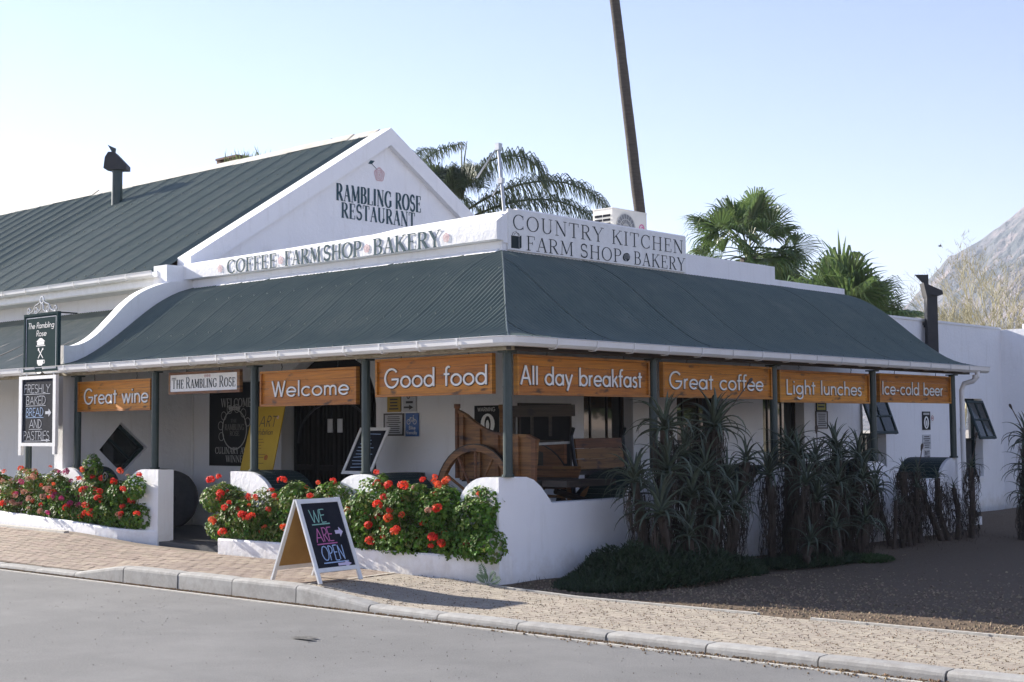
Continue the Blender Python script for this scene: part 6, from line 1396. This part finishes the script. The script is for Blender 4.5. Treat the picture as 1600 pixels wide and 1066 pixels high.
for (az, L, rise, dr, hg) in [(-70, 2.1, 1.0, 2.6, 1.3), (-110, 1.9, 1.0, 2.7, 1.3), (-150, 1.9, 1.1, 2.6, 1.3), (180, 1.7, 1.2, 2.6, 1.3), (100, 2.6, 1.0, 2.2, 1.1), (150, 2.2, .9, 2.3, 1.1), (-90, 1.7, 1.2, 3.0, 1.4), (-130, 1.5, .6, 2.0, 1.4)]:
    feather_frond("frond", t, crown+Z*.2, to_az(az), L, rise, dr, rr, hang=hg, leaf=.7, n=110)
for a in (95, 70): feather_frond("spear", t, crown+Z*.3, to_az(a), 1.35, 1.45, .3, rr, leaf=.04, n=8)
t = thing("feather_palm", "tall upright feathery palm rising behind the right slope of the gable", "palm tree", (-16.2, 13.6, -.2)); rr = random.Random(4)
crown = Vector((-16.1, 13.2, 7.05)); k = MB(); k.tube([(-16.2, 13.6, -.2), crown-Z*.3], [.2, .15], 12); k.build("trunk", barkp, t)
for (az, L, rise, dr) in [(20, 3.0, 1.30, 1.2), (160, 2.9, 1.35, 1.1), (60, 3.1, 1.35, 1.3), (-20, 2.8, 1.0, 1.7), (-60, 2.6, .9, 1.9), (110, 2.8, 1.1, 1.4), (200, 2.6, .9, 1.7), (5, 2.6, .75, 1.7), (-100, 2.4, .8, 2.0)]:
    feather_frond("frond", t, crown, to_az(az), L, rise, dr, rr, leaf=.6, hang=1.0, n=110)
def fan_leaf(name, parent, base, az, el, pet, R0, rr, m=palmm, nseg=30, hang=.35, sp=2.1):
    k = MB(); d = Vector((math.cos(az)*math.cos(el), math.sin(az)*math.cos(el), math.sin(el))); sd_ = Vector((-math.sin(az), math.cos(az), 0)); up = sd_.cross(d); 
    if up.z < 0: up = -up
    droop = -Z*pet*.12; c = Vector(base)+d*pet+droop; k.tube([Vector(base), Vector(base)+d*pet*.5, c], [.022, .016, .013], 5, caps=False)
    d2 = (d-Z*.25).normalized(); up2 = sd_.cross(d2); up2 = up2 if up2.z > 0 else -up2; roll_ = rr.uniform(-1.1, 1.1); sd2 = (sd_*math.cos(roll_)+up2*math.sin(roll_))
    for i in range(nseg):
        a = sp*(i/(nseg-1)-.5)*2*.78; v0 = (d2*math.cos(a)+sd2*math.sin(a)); l = R0*(.78+.22*math.cos(a))*rr.uniform(.92, 1.08); w_ = R0*.036; tn = up2.cross(v0).normalized()
        fold = up2*w_*.35*(1 if i % 2 else -1)
        q1 = c+v0*l*.55; q2 = q1+(v0-Z*hang*rr.uniform(.2, .9)).normalized()*l*.25; q3 = q2+(v0*.6-Z*(hang*2.2*rr.uniform(.3, 1.2))).normalized()*l*.28
        k.add([c, q1+tn*w_+fold, q1-tn*w_-fold, q2+tn*w_*.6, q2-tn*w_*.6, q3], [(0, 1, 2), (1, 3, 4, 2), (3, 5, 4)])
    return k.build(name, m, parent)
def fan_palm(label, foot, crown, lean, spec, seed, R0, pet, drytier=0, tr=.25):
    t = thing("fan_palm", label, "palm tree", foot); rr = random.Random(seed); c = Vector(crown)
    k = MB(); k.tube([foot, Vector(foot).lerp(c, .5)+Vector(lean), c-Z*.1], [tr*1.2, tr, tr*.9], 12); k.build("trunk", barkp, t)
    for (n, e0, e1, pm, rm) in spec:
        for i in range(n):
            fan_leaf("leaf", t, c+Vector((rr.uniform(-.08, .08), rr.uniform(-.08, .08), rr.uniform(-.15, .1))), rr.uniform(0, 6.28)+i*2.4, R_(rr.uniform(e0, e1)), pet*pm*rr.uniform(.85, 1.15), R0*rm*rr.uniform(.85, 1.1), rr, hang=.45 if e0 > 0 else .9)
    for i in range(drytier):
        fan_leaf("dry_leaf", t, c-Z*rr.uniform(.1, .5), rr.uniform(0, 6.28), R_(rr.uniform(-75, -40)), pet*.7, R0*.8, rr, m=palmd, hang=1.4)
    return t
fan_palm("big fan palm with shaggy crown above the stepped parapet", (-11.4, 22.6, -.2), (-11.45, 22.5, 6.55), (0, 0, 0), [(11, 50, 88, 1.0, .95), (16, 8, 48, 1.05, 1.0), (14, -25, 8, 1.0, .95), (11, -60, -25, .9, .95)], 5, 1.05, 1.18, 9)
fan_palm("lower dark fan palm between the roof end and the black flue", (-8.3, 20.8, -.2), (-7.70, 21.1, 4.3), (0, 0, 0), [(14, 40, 85, .8, 1.05), (18, 5, 45, 1.0, 1.05), (12, -25, 5, 1.1, 1.0)], 9, 1.2, 1.15, 3)
t = thing("tall_palm", "very tall leaning bare palm trunk rising out of the top of the view", "palm tree", (-16.55, 24.8, -.3))
pts = [(-16.50, 24.9, -.3), (-16.60, 24.62, 4), (-16.68, 24.41, 8.4), (-16.78, 24.10, 11.0), (-16.95, 23.60, 15.2), (-17.2, 23.0, 19.5), (-17.4, 22.6, 22.5)]
k = MB(); nn_ = 60; P = []
for i in range(nn_+1):
    z = -.3+22.8*i/nn_; P.append(Vector((interp(z, [(p[2], p[0]) for p in pts]), interp(z, [(p[2], p[1]) for p in pts]), z))+Vector((noise.noise(Vector((z*.4, 0, 0)))*.04, noise.noise(Vector((z*.4, 5, 0)))*.04, 0)))
k.tube(P, [.215-.0035*i*.38+.010*noise.noise(Vector((i*.9, 2, 0))) for i in range(nn_+1)], 14); k.build("trunk", barkp, t, smooth=True); rr = random.Random(6)
for i in range(26): fan_leaf("leaf", t, Vector((-17.4, 22.6, 22.5)), i*2.4, R_(rr.uniform(-40, 75)), 1.1, .95, rr)
# bushy citrus-like clumps seen under the big palm
def leafy_clump(name, label, cat, c, r_, n, seed, m, lr=.05, trunk=True):
    t = thing(name, label, cat, (c[0], c[1], -.2)); rr = random.Random(seed); k = MB()
    for i in range(n):
        d = Vector((rr.gauss(0, 1), rr.gauss(0, 1), rr.gauss(0, 1))).normalized(); q_ = Vector(c)+Vector((d.x*r_[0], d.y*r_[1], d.z*r_[2]))*(rr.random()**.4)*(.8+.3*noise.noise(d*2)); leaf_fan(k, q_, (d+Z*.5+Vector((rr.uniform(-.5, .5),)*3)), lr*rr.uniform(.6, 1.3), rr)
    k.build("crown", m, t, kind="stuff"); k = MB(); k.tube([(c[0], c[1], -.2), (c[0], c[1], c[2])], .1, 8); k.build("trunk", barkb, t); return t
ymix = island_vary(mat("yellow_green_leaf", (.14, .16, .03), .6, (.22, .22, .05), 3, .8, trans=.3), .4, .03)
leafy_clump("garden_tree", "yellow green bushy tree showing just over the parapet below the big fan palm", "tree", (-11.6, 19.3, 5.0), (1.0, 1.0, .85), 2600, 3, ymix)
leafy_clump("garden_tree", "small yellow green tree between the two fan palms", "tree", (-9.7, 20.6, 4.35), (.8, .8, .9), 1800, 4, ymix)
gleaf = island_vary(mat("yard_tree_leaf", (.05, .085, .03), .6, (.09, .13, .04), 3, .8, trans=.25), .4, .03)
for i, (x, y, z, r__) in enumerate([(7.5, 19, 3.2, 2.3), (11.5, 22.5, 3.8, 2.6), (14.5, 18, 3.0, 2.2), (10, 28, 4.2, 3.0), (16.5, 25, 3.9, 2.7)]):
    leafy_clump("yard_tree", ["green tree at the near corner of the side yard", "broad green tree in the middle of the side yard", "low green tree at the street side of the side yard", "tallest green tree at the back of the side yard", "green tree at the far right of the side yard"][i], "tree", (x, y, z), (r__, r__, r__*.8), 2600, 30+i, gleaf, lr=.16)
# wispy trees behind the far wall
def wispy(label, foot, h, spread, seed, n=1500):
    t = thing("wispy_tree", label, "tree", foot, group="thin pale trees beyond the far wall"); rr = random.Random(seed); k = MB(); lf = MB(); f = Vector(foot)
    def branch(p, d, l, r0, depth):
        q_ = p+d*l; mid = (p+q_)/2+Vector((rr.gauss(0, .06), rr.gauss(0, .06), 0))*l; k.tube([p, mid, q_], [r0, r0*.85, r0*.65], 5, caps=False)
        if depth == 0:
            for _ in range(3):
                c = mid.lerp(q_, rr.random()*1.3)+Vector((rr.gauss(0, .14), rr.gauss(0, .14), rr.gauss(0, .14))); e = (d+Vector((rr.gauss(0, .7), rr.gauss(0, .7), rr.gauss(0, .5)))).normalized()*rr.uniform(.12, .36); s = CU*.013; lf.add([c-s, c+s, c+e], [(0, 1, 2)])
            return
        for _ in range(rr.choice((2, 3, 3, 4))):
            a = rr.uniform(0, 6.28); dd = (d+Vector((math.cos(a), math.sin(a), rr.uniform(-.1, .5)))*rr.uniform(.35, .75)*spread).normalized(); branch(p.lerp(q_, rr.uniform(.55, 1)), dd, l*rr.uniform(.6, .85), r0*.6, depth-1)
    for j in range(2): branch(f+Vector((rr.uniform(-.3, .3), rr.uniform(-.3, .3), 0)), Vector((rr.uniform(-.15, .15), rr.uniform(-.15, .15), 1)).normalized(), h*.38, .085, 5)
    k.build("trunk", barkb, t); lf.build("crown", twigm, t, kind="stuff"); return t
wispy("pale wispy tree left of the black flue, thin over the mountain foot", (-18.5, 45.0, -.3), 7.0, .85, 3)
wispy("pale wispy tree just right of the black flue with forked stems", (-14.3, 45.5, -.3), 8.3, .8, 4)
wispy("pale wispy tree above the right end of the far wall", (-12.3, 46.5, -.3), 8.6, .8, 5)
wispy("low wispy tree at the right edge of the view over the far wall", (-11.0, 48.0, -.3), 7.0, .9, 6)
wispy("pale wispy tree behind the lower fan palm", (-16.6, 46.0, -.3), 7.2, .9, 7)
# two birds far off in the sky
def bird(label, c):
    t = thing("bird", label, "bird", c, group="birds in the sky"); c = Vector(c); k = MB(); k.tube([c-CU*.13, c, c+CU*.13], [.01, .06, .015], 6); k.build("body", black, t)
    for s in (1, -1): k = MB(); k.add([c-CU*.06, c+CU*.06, c+CN*.3*s+Z*.12], [(0, 1, 2)]); k.build("wing", black, t)
bird("tiny dark bird in the sky above the black flue", (-31.5, 76.5, 13.55)); bird("tiny pale bird high above the mountain slope", (-26.5, 80.0, 15.3))

# ------------------------------------------------------------------ mountain and air
cx_, cy_ = 10.4, -11.3
az0 = math.atan2(F.y, F.x)
def az_of(px): return az0-math.atan((px-800)/2222.0)
sil = [(900, 22), (1200, 45), (1330, 78), (1380, 98), (1420, 126), (1450, 146), (1490, 170), (1510, 176), (1530, 184), (1560, 198), (1580, 206), (1600, 214), (1680, 245), (1850, 285), (2000, 280), (2300, 230), (2700, 150), (3200, 60)]
low = [(900, 4), (1380, 8), (1420, 22), (1450, 62), (1470, 100), (1500, 112), (1530, 118), (1560, 142), (1575, 158), (1600, 168), (1700, 200), (1900, 220), (2200, 190), (2700, 150), (3200, 60)]
near = [(900, 1), (1540, 2), (1565, 8), (1580, 40), (1600, 62), (1700, 120), (1900, 190), (2300, 200), (3000, 80)]
def range_mesh(name, prof_, r_mid, depth, seed, m, amp):
    k = MB(); na, nr_ = 260, 60
    for i in range(na+1):
        px = 900+(3200-900)*(i/na)**1.6; a = az_of(px); H = interp(px, prof_)
        for j in range(nr_+1):
            f = j/nr_*2-1; r_ = r_mid+depth*f; sh = max(0, 1-abs(f)**1.15); p = Vector((math.cos(a)*r_*.006, math.sin(a)*r_*.006, seed)); rg = 1-abs(noise.noise(p))*2; rg2 = 1-abs(noise.noise(p*2.7))*2; rg3 = noise.noise(p*9)+.7*noise.noise(p*22)
            sc = r_/1500.0
            z = H*sc*sh+amp*(H/200+.1)*(rg*.55+rg2*.35+rg3*.22)*(sh**.6)*min(1, .22+abs(f)*5)
            k.v.append((cx_+math.cos(a)*r_, cy_+math.sin(a)*r_, z-2))
    for i in range(na):
        for j in range(nr_): k.f.append((i*(nr_+1)+j, i*(nr_+1)+j+1, (i+1)*(nr_+1)+j+1, (i+1)*(nr_+1)+j))
    o = k.build(name, m, smooth=False); o["kind"] = "structure"; return o
range_mesh("mountain", sil, 1650, 520, 3.1, rockm, 34)
range_mesh("mountain_spur", low, 1150, 300, 8.3, rockm, 26)
range_mesh("foothill", near, 720, 150, 5.7, rockm, 8)
hz = MB().box(-2300, 1900, -700, 2600, -1.6, 340).build("haze", hazem); hz["kind"] = "stuff"
